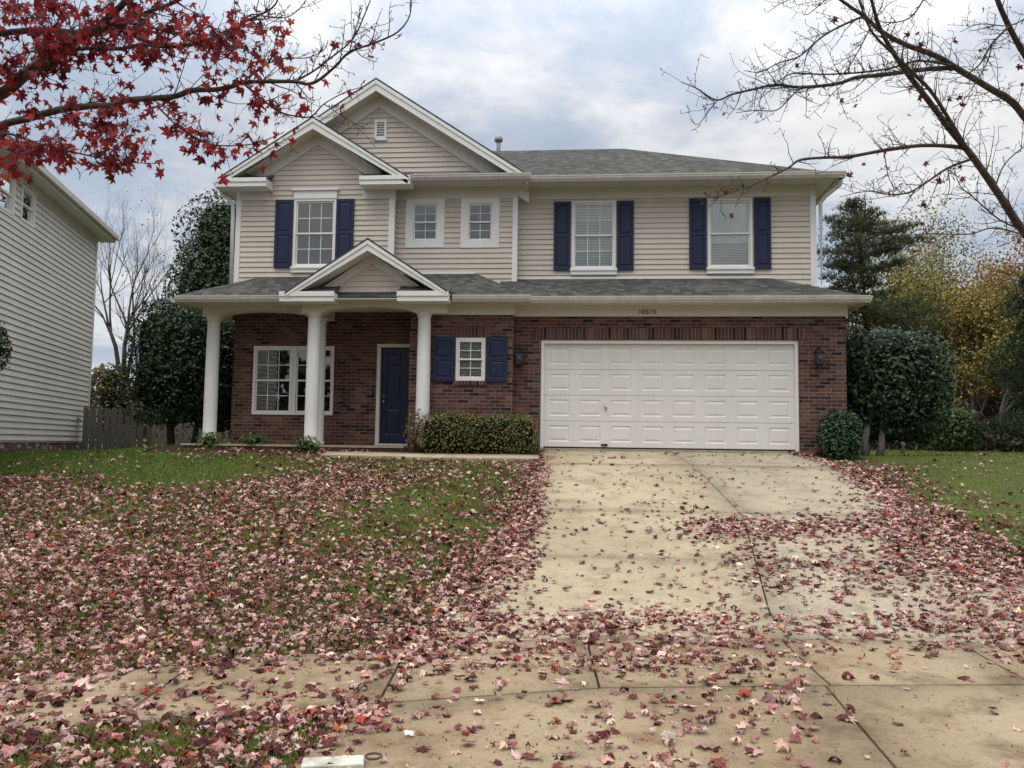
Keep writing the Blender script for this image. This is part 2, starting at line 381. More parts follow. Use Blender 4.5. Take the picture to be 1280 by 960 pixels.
def siding(mb, O, U, N, poly, holes=(), expo=.108, proud=.019, z00=0.0):
    O, U, N = map(np.array, (O, U, N)); Z = np.array((0,0,1.))
    q = lambda u, z, n: O+U*u+Z*z+N*n
    def span(z):
        xs = []
        for i in range(len(poly)):
            (a, b), (c, d) = poly[i], poly[(i+1)%len(poly)]
            if abs(b-d) < 1e-9:
                if abs(z-b) < 1e-6: xs += [a, c]
            elif min(b,d)-1e-6 <= z <= max(b,d)+1e-6: xs.append(a+(c-a)*(z-b)/(d-b))
        return (min(xs), max(xs)) if xs else (0, 0)
    zmin = min(p[1] for p in poly); zmax = max(p[1] for p in poly)
    k = math.floor((zmin-z00)/expo)
    while z00+k*expo < zmax-1e-6:
        za, zb = z00+k*expo, z00+(k+1)*expo
        cuts = sorted({max(za,zmin), min(zb,zmax), *[h[i] for h in holes for i in (2,3) if max(za,zmin) < h[i] < min(zb,zmax)],
                       *[p[1] for p in poly if max(za,zmin) < p[1] < min(zb,zmax)]})
        for a, b in zip(cuts, cuts[1:]):
            if b-a < 1e-5: continue
            la, ra = span(a+1e-5); lb, rb = span(b-1e-5); mz = (a+b)/2
            hs = sorted([(h[0], h[1]) for h in holes if h[2] < mz < h[3]])
            segs = [[la, lb, None, None]]; cur = (la, lb)
            out = []
            for (h0, h1) in hs:
                if h1 <= min(cur) or h0 >= max(ra, rb): continue
                if h0 > max(cur): out.append((cur[0], h0, cur[1], h0))
                cur = (h1, h1)
            out.append((cur[0], ra, cur[1], rb))
            oa = proud*(1-(a-za)/expo)+.002; ob = proud*(1-(b-za)/expo)+.002
            for (x0, x1, x2, x3) in out:
                if x1-x0 < 1e-4 and x3-x2 < 1e-4: continue
                mb.add([q(x0,a,oa), q(x1,a,oa), q(x3,b,ob), q(x2,b,ob)], [(0,1,2,3)])
                if abs(a-za) < 1e-6: mb.add([q(x0,a,-.004), q(x1,a,-.004), q(x1,a,oa), q(x0,a,oa)], [(0,1,2,3)])
        k += 1
def panelled(mb, O, U, N, rect, rects, t=.008, bev=.014, flat=.012):
    "flat front with raised panels set in it"
    wallface(mb, O, U, N, rect, rects, 0.0)
    O, U, N = map(np.array, (O, U, N)); Z = np.array((0,0,1.))
    for (a, b, c, d) in rects:
        def loop(i, n): return [O+U*u+Z*z+N*n for (u, z) in ((a+i,c+i),(b-i,c+i),(b-i,d-i),(a+i,d-i))]
        ls = [loop(0,0), loop(bev,-t), loop(bev+flat,-t), loop(bev*2+flat+.008,-.001)]
        for l0, l1 in zip(ls, ls[1:]):
            for i in range(4): mb.add([l0[i], l0[(i+1)%4], l1[(i+1)%4], l1[i]], [(0,1,2,3)])
        mb.add(ls[-1], [(0,1,2,3)])

def npmesh(name, V, F, mat, cols=None, parent=None, smooth=False):
    "fast mesh: V (n,3), F (m,3)"
    off = root_loc(parent) if parent is not None else np.zeros(3)
    V = np.asarray(V, np.float32)-off.astype(np.float32); F = np.asarray(F, np.int32)
    me = bpy.data.meshes.new(name); me.vertices.add(len(V)); me.vertices.foreach_set('co', V.ravel())
    k = F.shape[1]; me.loops.add(F.size); me.loops.foreach_set('vertex_index', F.ravel())
    me.polygons.add(len(F)); me.polygons.foreach_set('loop_start', np.arange(0, F.size, k, dtype=np.int32))
    try: me.polygons.foreach_set('loop_total', np.full(len(F), k, np.int32))
    except Exception: pass
    me.materials.append(mat)
    if cols is not None:
        at = me.color_attributes.new('Col', 'FLOAT_COLOR', 'POINT')
        c4 = np.ones((len(V), 4), np.float32); c4[:, :3] = cols; at.data.foreach_set('color', c4.ravel())
    me.update(calc_edges=True); me.validate()
    if smooth: me.polygons.foreach_set('use_smooth', [True]*len(me.polygons))
    return link_mesh(name, me, parent)
def inst(tpls, pos, rot, scale, cols, pick=None):
    "tpls: list of (verts, tris); returns V, F, C"
    Vs, Fs, Cs = [], [], []; base = 0; n = len(pos)
    pick = rng.integers(0, len(tpls), n) if pick is None else pick
    for k, (tv, tf) in enumerate(tpls):
        ix = np.where(pick == k)[0]
        if not len(ix): continue
        sc = scale[ix]; sc = sc[:, None, None] if sc.ndim == 1 else sc[:, None, :]
        v = np.einsum('nij,vj->nvi', rot[ix], tv) if sc.shape[-1] == 1 else np.einsum('nij,nvj->nvi', rot[ix], tv[None]*sc)
        if sc.shape[-1] == 1: v = v*sc
        v = v+pos[ix][:, None, :]
        f = tf[None]+(np.arange(len(ix))*len(tv))[:, None, None]+base
        Vs.append(v.reshape(-1, 3)); Fs.append(f.reshape(-1, tf.shape[1])); Cs.append(np.repeat(cols[ix], len(tv), 0)); base += len(ix)*len(tv)
    return np.concatenate(Vs), np.concatenate(Fs), np.concatenate(Cs)
def basis_from(n, spin):
    n = n/np.linalg.norm(n, axis=1, keepdims=True)
    h = np.where(np.abs(n[:, 2:3]) < .95, np.array([[0, 0, 1.]]), np.array([[1., 0, 0]]))
    a = np.cross(h, n); a /= np.linalg.norm(a, axis=1, keepdims=True); b = np.cross(n, a)
    c, s = np.cos(spin)[:, None], np.sin(spin)[:, None]
    x = a*c+b*s; y = -a*s+b*c
    return np.stack([x, y, n], axis=2)
def palette(n, cols, w, jit=.12):
    c = np.array(cols)[rng.choice(len(cols), n, p=np.array(w)/np.sum(w))]
    return c*(1+rng.normal(0, jit, (n, 1)))*(1+rng.normal(0, jit*.3, (n, 3)))

def maple_tpl(curl, fold, twist):
    o = [(180,.10),(160,.30),(142,.48),(126,.44),(112,.68),(100,.56),(86,.42),(72,.62),(62,.72),(52,.94),(44,.74),(36,.62),(26,.46),(17,.70),(9,.74),(0,1.05)]
    pts = [(r*math.cos(R(a)), r*math.sin(R(a))) for a, r in o]
    pts = pts[:-1]+[(1.05, 0)]+[(x, -y) for x, y in pts[::-1][1:]][:-1]
    pts = [(x-.3, y) for x, y in pts]
    V = [(-.08, 0, 0)]+[(x, y, 0) for x, y in pts]
    V = np.array(V, float); r2 = V[:, 0]**2+V[:, 1]**2
    V[:, 2] = curl*r2+fold*np.abs(V[:, 1])+twist*V[:, 0]*V[:, 1]+.13*np.sin(V[:, 0]*9+V[:, 1]*7)*r2
    n = len(pts); F = np.array([(0, 1+i, 1+(i+1)%n) for i in range(n)])
    V[:, 0] *= .62; V[:, 1] *= .62; V[:, 2] *= .62
    return V, F
def curled_tpl(k, kx, seed):
    "dry leaf curled over itself"
    q = np.random.default_rng(seed); V, F = maple_tpl(0, 0, 0); V = V/.62
    r0 = np.hypot(V[:, 0], V[:, 1])+1e-6; kk = k*(1+q.normal(0, .30, len(V))); a = kk*r0
    rr = np.sin(a)/kk; z = (np.cos(a)-1)/kk; V = np.stack([V[:, 0]*rr/r0, V[:, 1]*rr/r0, z+kx*V[:, 1]**2+.05*np.sin(V[:, 0]*8+seed)], 1)
    V[:, 2] -= V[:, 2].min()*.6; return V*.66, F
MAPLE = [maple_tpl(*a) for a in ((.35,.25,0),(-.6,.2,.3),(.5,.1,-.3),(-.35,-.3,.2),(-.15,.5,.5),(-.95,.1,0),(-.75,.45,.3),(-.5,-.4,-.4))]
DRY = [curled_tpl(1.3,.2,1), curled_tpl(2.0,-.3,2), curled_tpl(1.7,.9,3), curled_tpl(2.4,.3,4), curled_tpl(1.0,-.8,5), curled_tpl(2.1,1.2,6), curled_tpl(1.5,0,7), curled_tpl(2.7,-.2,8)]
def pointed_tpl(*a):
    V, F = maple_tpl(*a); r0 = np.hypot(V[1:, 0], V[1:, 1]); m = 1-.10*(r0 < .42); V[1:] *= m[:, None]; return V, F
SHARP = [pointed_tpl(*a) for a in ((.12,.3,0),(-.35,.1,.3),(.5,.5,-.2),(-.7,.4,.3),(-1.0,.6,-.3),(.2,.9,.2))]
FLATM = [maple_tpl(*a) for a in ((.12,.08,0),(-.15,.1,.1),(.3,.1,-.1),(-.35,.12,.1))]
def oval_tpl(w, bend):
    V = np.array([(0,0,0),(.33,w,.05),(.33,-w,.05),(.72,w*.8,bend*.6),(.72,-w*.8,bend*.6),(1,0,bend)], float); V[:, 0] -= .5
    return V, np.array([(0,2,1),(1,2,4),(1,4,3),(3,4,5)])
OVAL = [oval_tpl(.26,.08), oval_tpl(.3,-.12), oval_tpl(.22,.2)]
def needle_tpl():
    V = []; F = []
    for k in range(5):
        a = 2*math.pi*k/5+.4; d = np.array((math.cos(a)*.55, math.sin(a)*.55, .8)); b = np.cross(d, (0.1,.3,1)); b /= np.linalg.norm(b)
        i = len(V); V += [b*.07, -b*.07, d]; F.append((i, i+1, i+2))
    return np.array(V), np.array(F)
NEEDLE = [needle_tpl()]

# ------------------------------------------------------------------ ground
PY = [-60,-5, 2, 5, 6.4, 9, 11.5, 14, 15.8, 18, 30, 45, 60, 2000]
PZ = [-1.75,-1.62,-1.58,-1.52,-1.48,-1.17,-.74,-.30,-.05,-.10,-.05,.08,.12,.12]
def gz(x, y):
    x = np.asarray(x, float); y = np.asarray(y, float)
    k = 0
    for d, w in ((-.5,.2),(0,.6),(.5,.2)): k = k+w*np.interp(y+d, PY, PZ)
    lf = np.clip((-1.6-x)/2.5, 0, 1)+np.clip((x-5.0)/2, 0, 1)
    k = k+.022*np.sin(x*1.3+y*.7)*np.sin(y*1.1-x*.4)*np.clip(lf, 0, 1)*np.clip((60-y)/60, 0, 1)
    k = k-.17*np.clip((-8.2-x)/2.2, 0, 1)*np.clip((y-11)/3, 0, 1)*np.clip((40-y)/15, 0, 1)
    return k
def gp(x, y, h=0): return (float(x), float(y), float(gz(x, y))+h)
def dl(y): return np.interp(y, [2,4.2,4.9,5.6,6.55,7.24,8.4,10.2,11.5,15.8], [-2.0,-1.32,-1.26,-1.26,-1.2,-1.05,-.9,-.75,-.68,-.85])
def dc(y): return np.interp(y, [1,4,6.6,7.3,8.8,10.8,13.1,15.8], [1.42,1.5,1.56,1.56,1.76,2.0,1.86,1.58])
def dr(y): return np.interp(y, [1,4,6.6,7.1,8.8,10.6,12.26,13.87,15.8], [5.4,5.0,4.6,4.42,4.3,4.38,4.39,4.23,4.02])
def wf(x): return np.interp(x, [-12,-4,-2.6,-1.25,.1,1.5,2.85,4.6,12], [.4,3.72,4.38,4.88,5.34,5.56,5.75,5.9,5.9])
def wb(x): return np.interp(x, [-12,-4,-2.6,-1.25,.1,1.5,2.85,4.6,12], [1.7,4.95,5.58,6.12,6.55,6.62,6.68,6.75,6.85])
def build_ground():
    def axis(a, b, s): return list(np.arange(a, b, s))
    xs = [-600,-300,-150,-80,-50,-35,-25]+axis(-18, 18, .3)+[20,25,35,50,80,150,300,600]
    ys = [-300,-100,-50,-30,-15,-8]+axis(-4, 20, .3)+[22,25,30,36,42,50,60,80,120,200,400,900]
    X, Y = np.meshgrid(xs, ys); Z = gz(X, Y)
    V = np.stack([X.ravel(), Y.ravel(), Z.ravel()], 1); nx = len(xs); F = []
    for j in range(len(ys)-1):
        for i in range(nx-1): F.append((j*nx+i, j*nx+i+1, (j+1)*nx+i+1, (j+1)*nx+i))
    o = npmesh('lawn', V, F, MT['ground'], smooth=True); tag(o, 'front and back lawn sloping up from the sidewalk to the houses', kind='structure')
build_ground()
def slab(mb, xl, xr, y0, y1, g=.008, top=.035, ny=None, nx=4, skirt=True, gy=None):
    "one cast panel; xl, xr functions of y; y0, y1 functions of x"
    gy = g if gy is None else gy; ny = ny or max(2, int((y1(0)-y0(0))/.35)+1); rows = []
    for j in range(ny+1):
        row = []
        for i in range(nx+1):
            u, v = i/nx, j/ny; ym = y0(0)+(y1(0)-y0(0))*v
            x = None
            yy = ym
            for _ in range(3):
                x = (xl(yy)+g)*(1-u)+(xr(yy)-g)*u; yy = (y0(x)+gy)*(1-v)+(y1(x)-gy)*v
            row.append((x, yy))
        rows.append(row)
    b = len(mb.v); n = nx+1
    for row in rows:
        for (x, y) in row: mb.v.append((float(x), float(y), float(gz(x, y))+top))
    for j in range(ny):
        for i in range(nx):
            mb.f.append([b+j*n+i, b+j*n+i+1, b+(j+1)*n+i+1, b+(j+1)*n+i]); mb.mi.append(mb.m); mb.sm.append(True)
    bd = [j*n for j in range(ny, -1, -1)]+[i for i in range(1, nx+1)]+[j*n+nx for j in range(1, ny+1)]+[ny*n+i for i in range(nx-1, 0, -1)]
    lo = len(mb.v)
    for k in bd: v = mb.v[b+k]; mb.v.append((v[0], v[1], v[2]-.05))
    m = len(bd)
    for k in range(m):
        mb.f.append([b+bd[k], lo+k, lo+(k+1)%m, b+bd[(k+1)%m]]); mb.mi.append(mb.m); mb.sm.append(False)
cst = lambda v: (lambda _: v)
def build_paving():
    mb = MB(); rows = [wb, cst(8.95), cst(11.0), cst(14.12), cst(15.74)]
    for a, b in zip(rows, rows[1:]):
        mb.m = 0; slab(mb, dl, dc, a, b, gy=.0035); mb.m = 1; slab(mb, dc, dr, a, b, gy=.0035)
    mb.m = 2; slab(mb, lambda y: dl(y)+.05, lambda y: dr(y)-.05, lambda x: wb(x)+.05, cst(15.7), 0, .012, skirt=False)
    o = mb.build('driveway', [MT['drive'], MT['driveg'], MT['joint']]); tag(o, 'tan concrete driveway with centre joint leading up to the garage', kind='structure')
    mb = MB(); mb.m = 0
    xs = [-11,-9.6,-8.2,-6.8,-5.4,-4.0,-2.65,-1.27,.06,1.55,2.89,4.3,5.7,7.1,8.5,9.9,11.3]
    for a, b in zip(xs, xs[1:]): slab(mb, (lambda y, a=a: a+(5.9-y)*.07), (lambda y, b=b: b+(5.9-y)*.07), wf, wb, .009)
    mb.m = 1; slab(mb, cst(-11), cst(11.3), lambda x: wf(x)+.03, lambda x: wb(x)-.03, 0, .012, nx=40)
    o = mb.build('sidewalk', [MT['walk'], MT['joint']]); tag(o, 'brown stained concrete sidewalk curving across the front', kind='structure')
    mb = MB(); mb.m = 0; lo = cst(2.0)
    slab(mb, dl, dc, lo, wf, .009); slab(mb, dc, dr, lo, wf, .009)
    mb.m = 1; slab(mb, lambda y: dl(y)+.05, lambda y: dr(y)-.05, cst(2.1), lambda x: wf(x)-.03, 0, .012)
    o = mb.build('driveway_apron', [MT['walk'], MT['joint']]); tag(o, 'concrete driveway apron between the sidewalk and the street', kind='structure')
    mb = MB(); slab(mb, cst(-4.7), lambda y: dl(y)-.01, cst(14.42), cst(14.88), 0, .05, nx=12)
    o = mb.build('front_walk', [MT['drive']]); tag(o, 'narrow concrete walk from the driveway to the porch', kind='structure')
    mb = MB(); slab(mb, cst(-60), cst(60), cst(-7), cst(.3), 0, .02, nx=10)
    o = mb.build('road', [MT['asphalt']]); tag(o, 'asphalt street in front of the lots', kind='structure')
    mb = MB(); slab(mb, cst(-8.3), cst(-4.6), cst(14.95), cst(15.9), 0, .02, nx=10); slab(mb, cst(-3.9), lambda y: dl(y)-.03, cst(14.89), cst(15.6), 0, .02, nx=10)
    slab(mb, lambda y: dr(y)+.12, cst(4.9), cst(15.1), cst(15.8), 0, .012, nx=6)
    o = mb.build('mulch_bed', [MT['mulch']]); tag(o, 'dark mulch beds along the front of the house', kind='structure')
build_paving()

# ------------------------------------------------------------------ the house
FX = (1,0,0); FN = (0,-1,0)
house = empty('house', (-1.4, 16.5, 0), 'two storey house with cream siding above red brick, navy shutters and a white garage door', 'house')
def window(par, u0, u1, z0, z1, O=(0,16.95,0), U=FX, N=FN, fr=.05, cols=3, rows=2, blind='slats', double=False, trim=0, sill=0, header=0, mat='white', back=.45, lab=None, raised=.03):
    mb = MB(); ob = lambda *a: mb.obox(O, U, N, *a)
    D0, D1 = -.06, raised
    def unit(a, b):
        ob(a, a+fr, D0, D1, z0, z1); ob(b-fr, b, D0, D1, z0, z1); ob(a+fr, b-fr, D0, D1, z1-fr, z1); ob(a+fr, b-fr, D0, D1-.004, z0, z0+fr)
        zm = (z0+z1)/2; s = .028; i0, i1 = a+fr, b-fr
        for (c, d, n) in ((z0+fr, zm+.02, -.02), (zm-.02, z1-fr, .0)):
            ob(i0, i0+s, n-.03, n, c, d); ob(i1-s, i1, n-.03, n, c, d); ob(i0+s, i1-s, n-.03, n, c, c+s+.008); ob(i0+s, i1-s, n-.03, n-.001, d-s-.008, d)
        return [(i0+s, i1-s, z0+fr+s, zm-.0, -.035), (i0+s, i1-s, zm+.0, z1-fr-s, -.015)]
    if double: m = (u0+u1)/2; un = unit(u0, m-.012)+unit(m+.012, u1); ob(m-.012, m+.012, D0, D1-.008, z0, z1)
    else: un = unit(u0, u1)
    if trim:
        t = trim; ob(u0-t, u0, .0, .028, z0-t, z1+t*.7); ob(u1, u1+t, .0, .028, z0-t, z1+t*.7); ob(u0, u1, .0, .027, z1, z1+t*.7); ob(u0, u1, .0, .027, z0-t, z0)
    w = mb.build('window', MT[mat], par, .003)
    if lab: w['label'] = lab
    if sill:
        mb = MB(); mb.obox(O, U, N, u0-.02, u1+.02, 0, .055, z0-sill, z0-.001); mb.obox(O, U, N, u0-.03, u1+.03, 0, .075, z0-.03, z0+.012); mb.build('sill', MT[mat], w, .003)
    if header:
        mb = MB(); mb.obox(O, U, N, u0-.01, u1+.01, 0, .045, z1+.001, z1+header-.04); mb.obox(O, U, N, u0-.05, u1+.05, 0, .08, z1+header-.04, z1+header); mb.build('header', MT[mat], w, .003)
    g = MB()
    for (a, b, c, d, n) in un: g.obox(O, U, N, a, b, n-.006, n-.002, c, d)
    g.build('pane', MT['glass'], w)
    g = MB()
    for (a, b, c, d, n) in un:
        for i in range(1, cols): x = a+(b-a)*i/cols; g.obox(O, U, N, x-.007, x+.007, n-.001, n+.006, c, d)
        for j in range(1, rows): z = c+(d-c)*j/rows; g.obox(O, U, N, a, b, n-.001, n+.005, z-.007, z+.007)
    if cols > 1: g.build('muntin', MT[mat], w)
    if blind in ('slats', 'half', 'both'):
        g = MB(); a, b = min(x[0] for x in un), max(x[1] for x in un); zt = z1-fr; zb = z0+fr if blind != 'half' else (z0+z1)/2
        z = zt
        Oa, Ua, Na = map(np.array, (O, U, N)); Z = np.array((0,0,1.))
        while z > zb:
            g.add([Oa+Ua*a+Na*(-.085)+Z*z, Oa+Ua*b+Na*(-.085)+Z*z, Oa+Ua*b+Na*(-.07)+Z*(z-.027), Oa+Ua*a+Na*(-.07)+Z*(z-.027)], [(0,1,2,3)]); z -= .034
        g.build('blind', MT['blind'], w)
    if blind in ('curtain', 'both'):
        g = MB(); a, b = min(x[0] for x in un), max(x[1] for x in un); n = 40
        Oa, Ua, Na = map(np.array, (O, U, N)); Z = np.array((0,0,1.)); vs = []
        zs = [z1-.03, (z0+z1)/2+.1, (z0+z1)/2-.2] if blind == 'both' else [z1-.03, z0+.03]
        for z in zs:
            for i in range(n+1):
                u = a+(b-a)*i/n; vs.append(Oa+Ua*u+Na*(-.058-.009*math.sin(i*1.9)-.004*math.sin(i*.7))+Z*z)
        g.add(vs, [(k*(n+1)+i, k*(n+1)+i+1, (k+1)*(n+1)+i+1, (k+1)*(n+1)+i) for k in range(len(zs)-1) for i in range(n)], True)
        g.build('curtain', MT['curtain'], w)
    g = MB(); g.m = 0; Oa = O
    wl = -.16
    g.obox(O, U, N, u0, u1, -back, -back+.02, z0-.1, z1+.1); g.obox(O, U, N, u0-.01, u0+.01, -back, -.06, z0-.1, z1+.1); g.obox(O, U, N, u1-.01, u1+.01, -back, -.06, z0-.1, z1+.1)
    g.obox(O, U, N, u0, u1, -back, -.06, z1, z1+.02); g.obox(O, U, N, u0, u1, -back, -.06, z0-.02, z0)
    g.build('unlit_room_box', MT['dark'], w)  # near-black box standing in for an unlit room
    return w
def shutter(par, u0, u1, z0, z1, y):
    mb = MB(); O = (0, y, 0); t = .045; m = (z0+z1)/2
    panelled(mb, (0, y-t, 0), FX, FN, (u0, u1, z0, z1), [(u0+.05, u1-.05, z0+.07, m-.035), (u0+.05, u1-.05, m+.035, z1-.07)], .012, .012, .008)
    for (a, b) in (((u0,z0),(u1,z0)), ((u1,z0),(u1,z1)), ((u1,z1),(u0,z1)), ((u0,z1),(u0,z0))):
        mb.add([(a[0],y-t,a[1]), (a[0],y,a[1]), (b[0],y,b[1]), (b[0],y-t,b[1])], [(0,1,2,3)])
    mb.build('shutter', MT['navy'], par)

def build_house():
    H = house
    # --- lower brick walls
    mb = MB()
    wallface(mb, (0,15.8,0), FX, FN, (-1.38, 4.82, -.4, 2.72), [(-.86, 3.96, -.05, 2.07)], .12)
    wallface(mb, (0,15.6,0), FX, FN, (-3.38, -1.38, -.4, 2.72), [(-2.48, -1.91, 1.25, 2.08)], .12)
    wallface(mb, (0,16.55,0), FX, FN, (-7.3, -3.38, -.4, 3.2), [(-6.86, -5.15, .6, 2.02), (-4.25, -3.22-.16, .0, 2.07)], .12)
    # returns and side walls
    wallface(mb, (-1.38,15.6,0), (0,1,0), (1,0,0), (0, .2, -.4, 2.72))
    wallface(mb, (-3.38,16.55,0), (0,-1,0), (-1,0,0), (0, .95, -.4, 2.9))
    wallface(mb, (4.82,15.8,0), (0,1,0), (1,0,0), (0, 8.3, -.4, 2.72))
    wallface(mb, (-7.3,24.1,0), (0,-1,0), (-1,0,0), (0, 7.55, -.4, 3.2))
    wallface(mb, (4.82,24.1,0), (-1,0,0), (0,1,0), (0, 12.12, -.4, 3.2))
    mb.build('brick_wall', MT['brick'], H)
    # soldier courses (set 4 mm proud)
    mb = MB(); mb.box(-1.02, 4.08, 15.792, 15.80, 2.075, 2.30); mb.cut(); mb.box(-2.54, -1.84, 15.592, 15.60, 2.085, 2.31); mb.cut(); mb.box(-2.50, -1.88, 15.57, 15.60, 1.17, 1.245); mb.cut()
    mb.build_each('brick_soldier_course', MT['soldier'], H)
    # --- upper siding
    w1 = (-6.08,-5.18,3.65,5.10); m1 = (-3.64,-3.08,4.24,5.07); m2 = (-2.48,-1.93,4.23,5.07); r1 = (-.31,.60,3.67,5.12); r2 = (2.46,3.36,3.68,5.14)
    mb = MB(); e = .108
    siding(mb, (0,16.5,0), FX, FN, [(-7.3,3.1),(-3.97,3.1),(-3.97,5.3),(-4.3,5.3),(-5.64,6.52),(-6.98,5.3),(-7.3,5.3)], [w1], e)
    siding(mb, (0,16.75,0), FX, FN, [(-3.97,3.2),(-1.45,3.2),(-1.45,5.4),(-3.97,5.4)], [m1, m2], e)
    siding(mb, (0,16.75,0), FX, FN, [(-7.2,5.45),(-1.5,5.45),(-4.37,7.36)], [(-4.48,-4.22,6.44,6.86)], e)
    siding(mb, (0,16.95,0), FX, FN, [(-1.45,3.1),(4.59,3.1),(4.59,5.42),(-1.45,5.42)], [r1, r2], e)
    siding(mb, (4.59,16.95,0), (0,1,0), (1,0,0), [(0,2.9),(7.1,2.9),(7.1,5.4),(0,5.4)], (), e)
    siding(mb, (-7.3,24.05,0), (0,-1,0), (-1,0,0), [(0,2.9),(7.55,2.9),(7.55,5.4),(0,5.4)], (), e)
    siding(mb, (4.59,24.05,0), (-1,0,0), (0,1,0), [(0,2.9),(11.89,2.9),(11.89,5.4),(0,5.4)], (), e)
    siding(mb, (-3.97,16.5,0), (0,1,0), (1,0,0), [(0,3.2),(.25,3.2),(.25,5.4),(0,5.4)], (), e)
    siding(mb, (-1.45,16.75,0), (0,1,0), (1,0,0), [(0,3.2),(.2,3.2),(.2,5.4),(0,5.4)], (), e)
    siding(mb, (0,15.35,0), FX, FN, [(-5.35,2.72),(-2.75,2.72),(-4.05,3.6)], (), e)
    mb.build('siding_wall', MT['siding'], H)
    # --- corner boards and friezes
    mb = MB()
    def cb(x0, x1, y, z0, z1, d=.028): mb.box(x0, x1, y-d, y+.02, z0, z1)
    cb(-7.33,-7.22,16.5,3.0,5.27); mb.box(-7.335,-7.3,16.521,16.6,3.0,5.27); mb.cut(); cb(-4.07,-3.945,16.5,3.4,5.27); mb.cut()
    cb(-1.53,-1.42,16.75,3.35,5.14,.03); mb.cut(); cb(4.50,4.62,16.95,2.9,5.16,.03); mb.box(4.59,4.622,16.971,17.08,2.9,5.16); mb.cut()
    mb.build_each('corner_board', MT['white'], H, .003)
    mb = MB()
    # upper friezes
    mb.box(-7.27,-6.62,16.466,16.5,5.08,5.28); mb.cut(); mb.box(-4.63,-3.96,16.466,16.5,5.08,5.28); mb.cut()
    mb.box(-3.97,-1.42,16.72,16.75,5.14,5.37); mb.box(-1.45,-1.421,16.751,16.95,5.14,5.39); mb.cut(); mb.box(-1.42,4.61,16.92,16.95,5.16,5.39); mb.cut()
    # lower friezes
    mb.box(-3.0,-1.35,15.56,15.6,2.515,2.735); mb.box(-1.38,-1.352,15.601,15.8,2.515,2.735); mb.cut(); mb.box(-1.35,4.85,15.76,15.8,2.515,2.725); mb.cut(); mb.box(4.82,4.86,15.801,24,2.515,2.725); mb.cut()
    mb.build_each('frieze_board', MT['trim'], H, .004)
    # porch beams with shallow arches
    def arch_beam(mb, x0, x1, a0, a1, y0, y1, zb, zt, rise):
        n = 24; xs = [x0]+[a0+(a1-a0)*i/n for i in range(n+1)]+[x1]
        zs = [zb]+[zb+rise*math.sqrt(max(0, 1-((2*i/n-1))**2))**1.0 for i in range(n+1)]+[zb]
        pts = [(x, y0, z) for x, z in zip(xs, zs)]+[(x1, y0, zt), (x0, y0, zt)]
        k = len(xs)
        for i in range(k-1):
            if xs[i+1]-xs[i] < 1e-5: continue
            mb.add([(xs[i],y0,zs[i]),(xs[i+1],y0,zs[i+1]),(xs[i+1],y0,zt),(xs[i],y0,zt)], [(0,1,2,3)])
            mb.add([(xs[i],y1,zs[i]),(xs[i+1],y1,zs[i+1]),(xs[i+1],y1,zt),(xs[i],y1,zt)], [(3,2,1,0)])
            mb.add([(xs[i],y0,zs[i]),(xs[i+1],y0,zs[i+1]),(xs[i+1],y1,zs[i+1]),(xs[i],y1,zs[i])], [(3,2,1,0)])
        mb.add([(x0,y0,zb),(x0,y1,zb),(x0,y1,zt),(x0,y0,zt)], [(3,2,1,0)]); mb.add([(x1,y0,zb),(x1,y1,zb),(x1,y1,zt),(x1,y0,zt)], [(0,1,2,3)])
    mb = MB()
    arch_beam(mb, -7.63, -5.44, -7.30, -5.50, 15.78, 16.05, 2.515, 2.72, .12)
    mb.cut(); arch_beam(mb, -5.43, -2.62, -5.05, -3.22, 15.32, 15.58, 2.51, 2.72, .125)
    mb.cut(); mb.box(-7.62,-7.36,16.051,16.55,2.515,2.72); mb.cut(); mb.box(-5.42,-5.16,15.585,16.55,2.54,2.72); mb.cut()
    mb.build_each('porch_beam', MT['trim'], H, .003)
    mb = MB(); mb.box(-7.6,-3.4,15.4,16.55,2.725,2.75); mb.build('porch_ceiling', MT['trim'], H)
    mb = MB(); mb.box(-7.72,-3.38,15.28,16.55,-.045,-.01); mb.m = 1; mb.box(-7.69,-3.38,15.31,16.54,-.4,-.046); mb.build('porch_floor', [MT['drive'], MT['brick']], H)
    for (x, y) in ((-7.46,15.93), (-5.22,15.45), (-5.285,15.98), (-3.07,15.45)):
        mb = MB(); mb.lathe((x,y,-.01), [(.150,0),(.150,.05),(.145,.06),(.138,.08),(.136,.10),(.132,.11),(.131,.6),(.129,1.4),(.121,2.4),(.121,2.46),(.135,2.465),(.135,2.485),(.145,2.49),(.145,2.54)], 32)
        mb.build('column', MT['white'], H)
    # --- windows
    window(H, *w1, O=(0,16.5,0), blind=None, sill=.11, header=.21)
    window(H, *m1, O=(0,16.75,0), cols=2, blind=None, trim=.13, fr=.035); window(H, *m2, O=(0,16.75,0), cols=2, blind=None, trim=.13, fr=.035)
    window(H, *r1, O=(0,16.95,0), blind='slats', sill=.11); window(H, *r2, O=(0,16.95,0), blind='both', sill=.11, cols=1, rows=1, lab='upper window with sheer curtain and closed blinds')
    window(H, -2.48, -1.91, 1.25, 2.08, O=(0,15.6,0), cols=2, blind='slats', raised=.0)
    window(H, -6.86, -5.15, .6, 2.02, O=(0,16.55,0), double=True, blind=None, raised=.02, lab='double window under the porch')
    for a, b, c, d, y in ((-6.47,-6.1,3.65,5.08,16.484), (-5.165,-4.8,3.65,5.08,16.484), (-.68,-.335,3.66,5.10,16.934), (.62,.965,3.66,5.10,16.934),
                          (2.09,2.435,3.67,5.13,16.934), (3.385,3.72,3.67,5.13,16.934), (-2.91,-2.51,1.24,2.09,15.598), (-1.88,-1.49,1.24,2.09,15.598)):
        shutter(H, a, b, c, d, y)
    # --- front door
    mb = MB(); y = 16.62
    xs = (-4.17, -3.26)
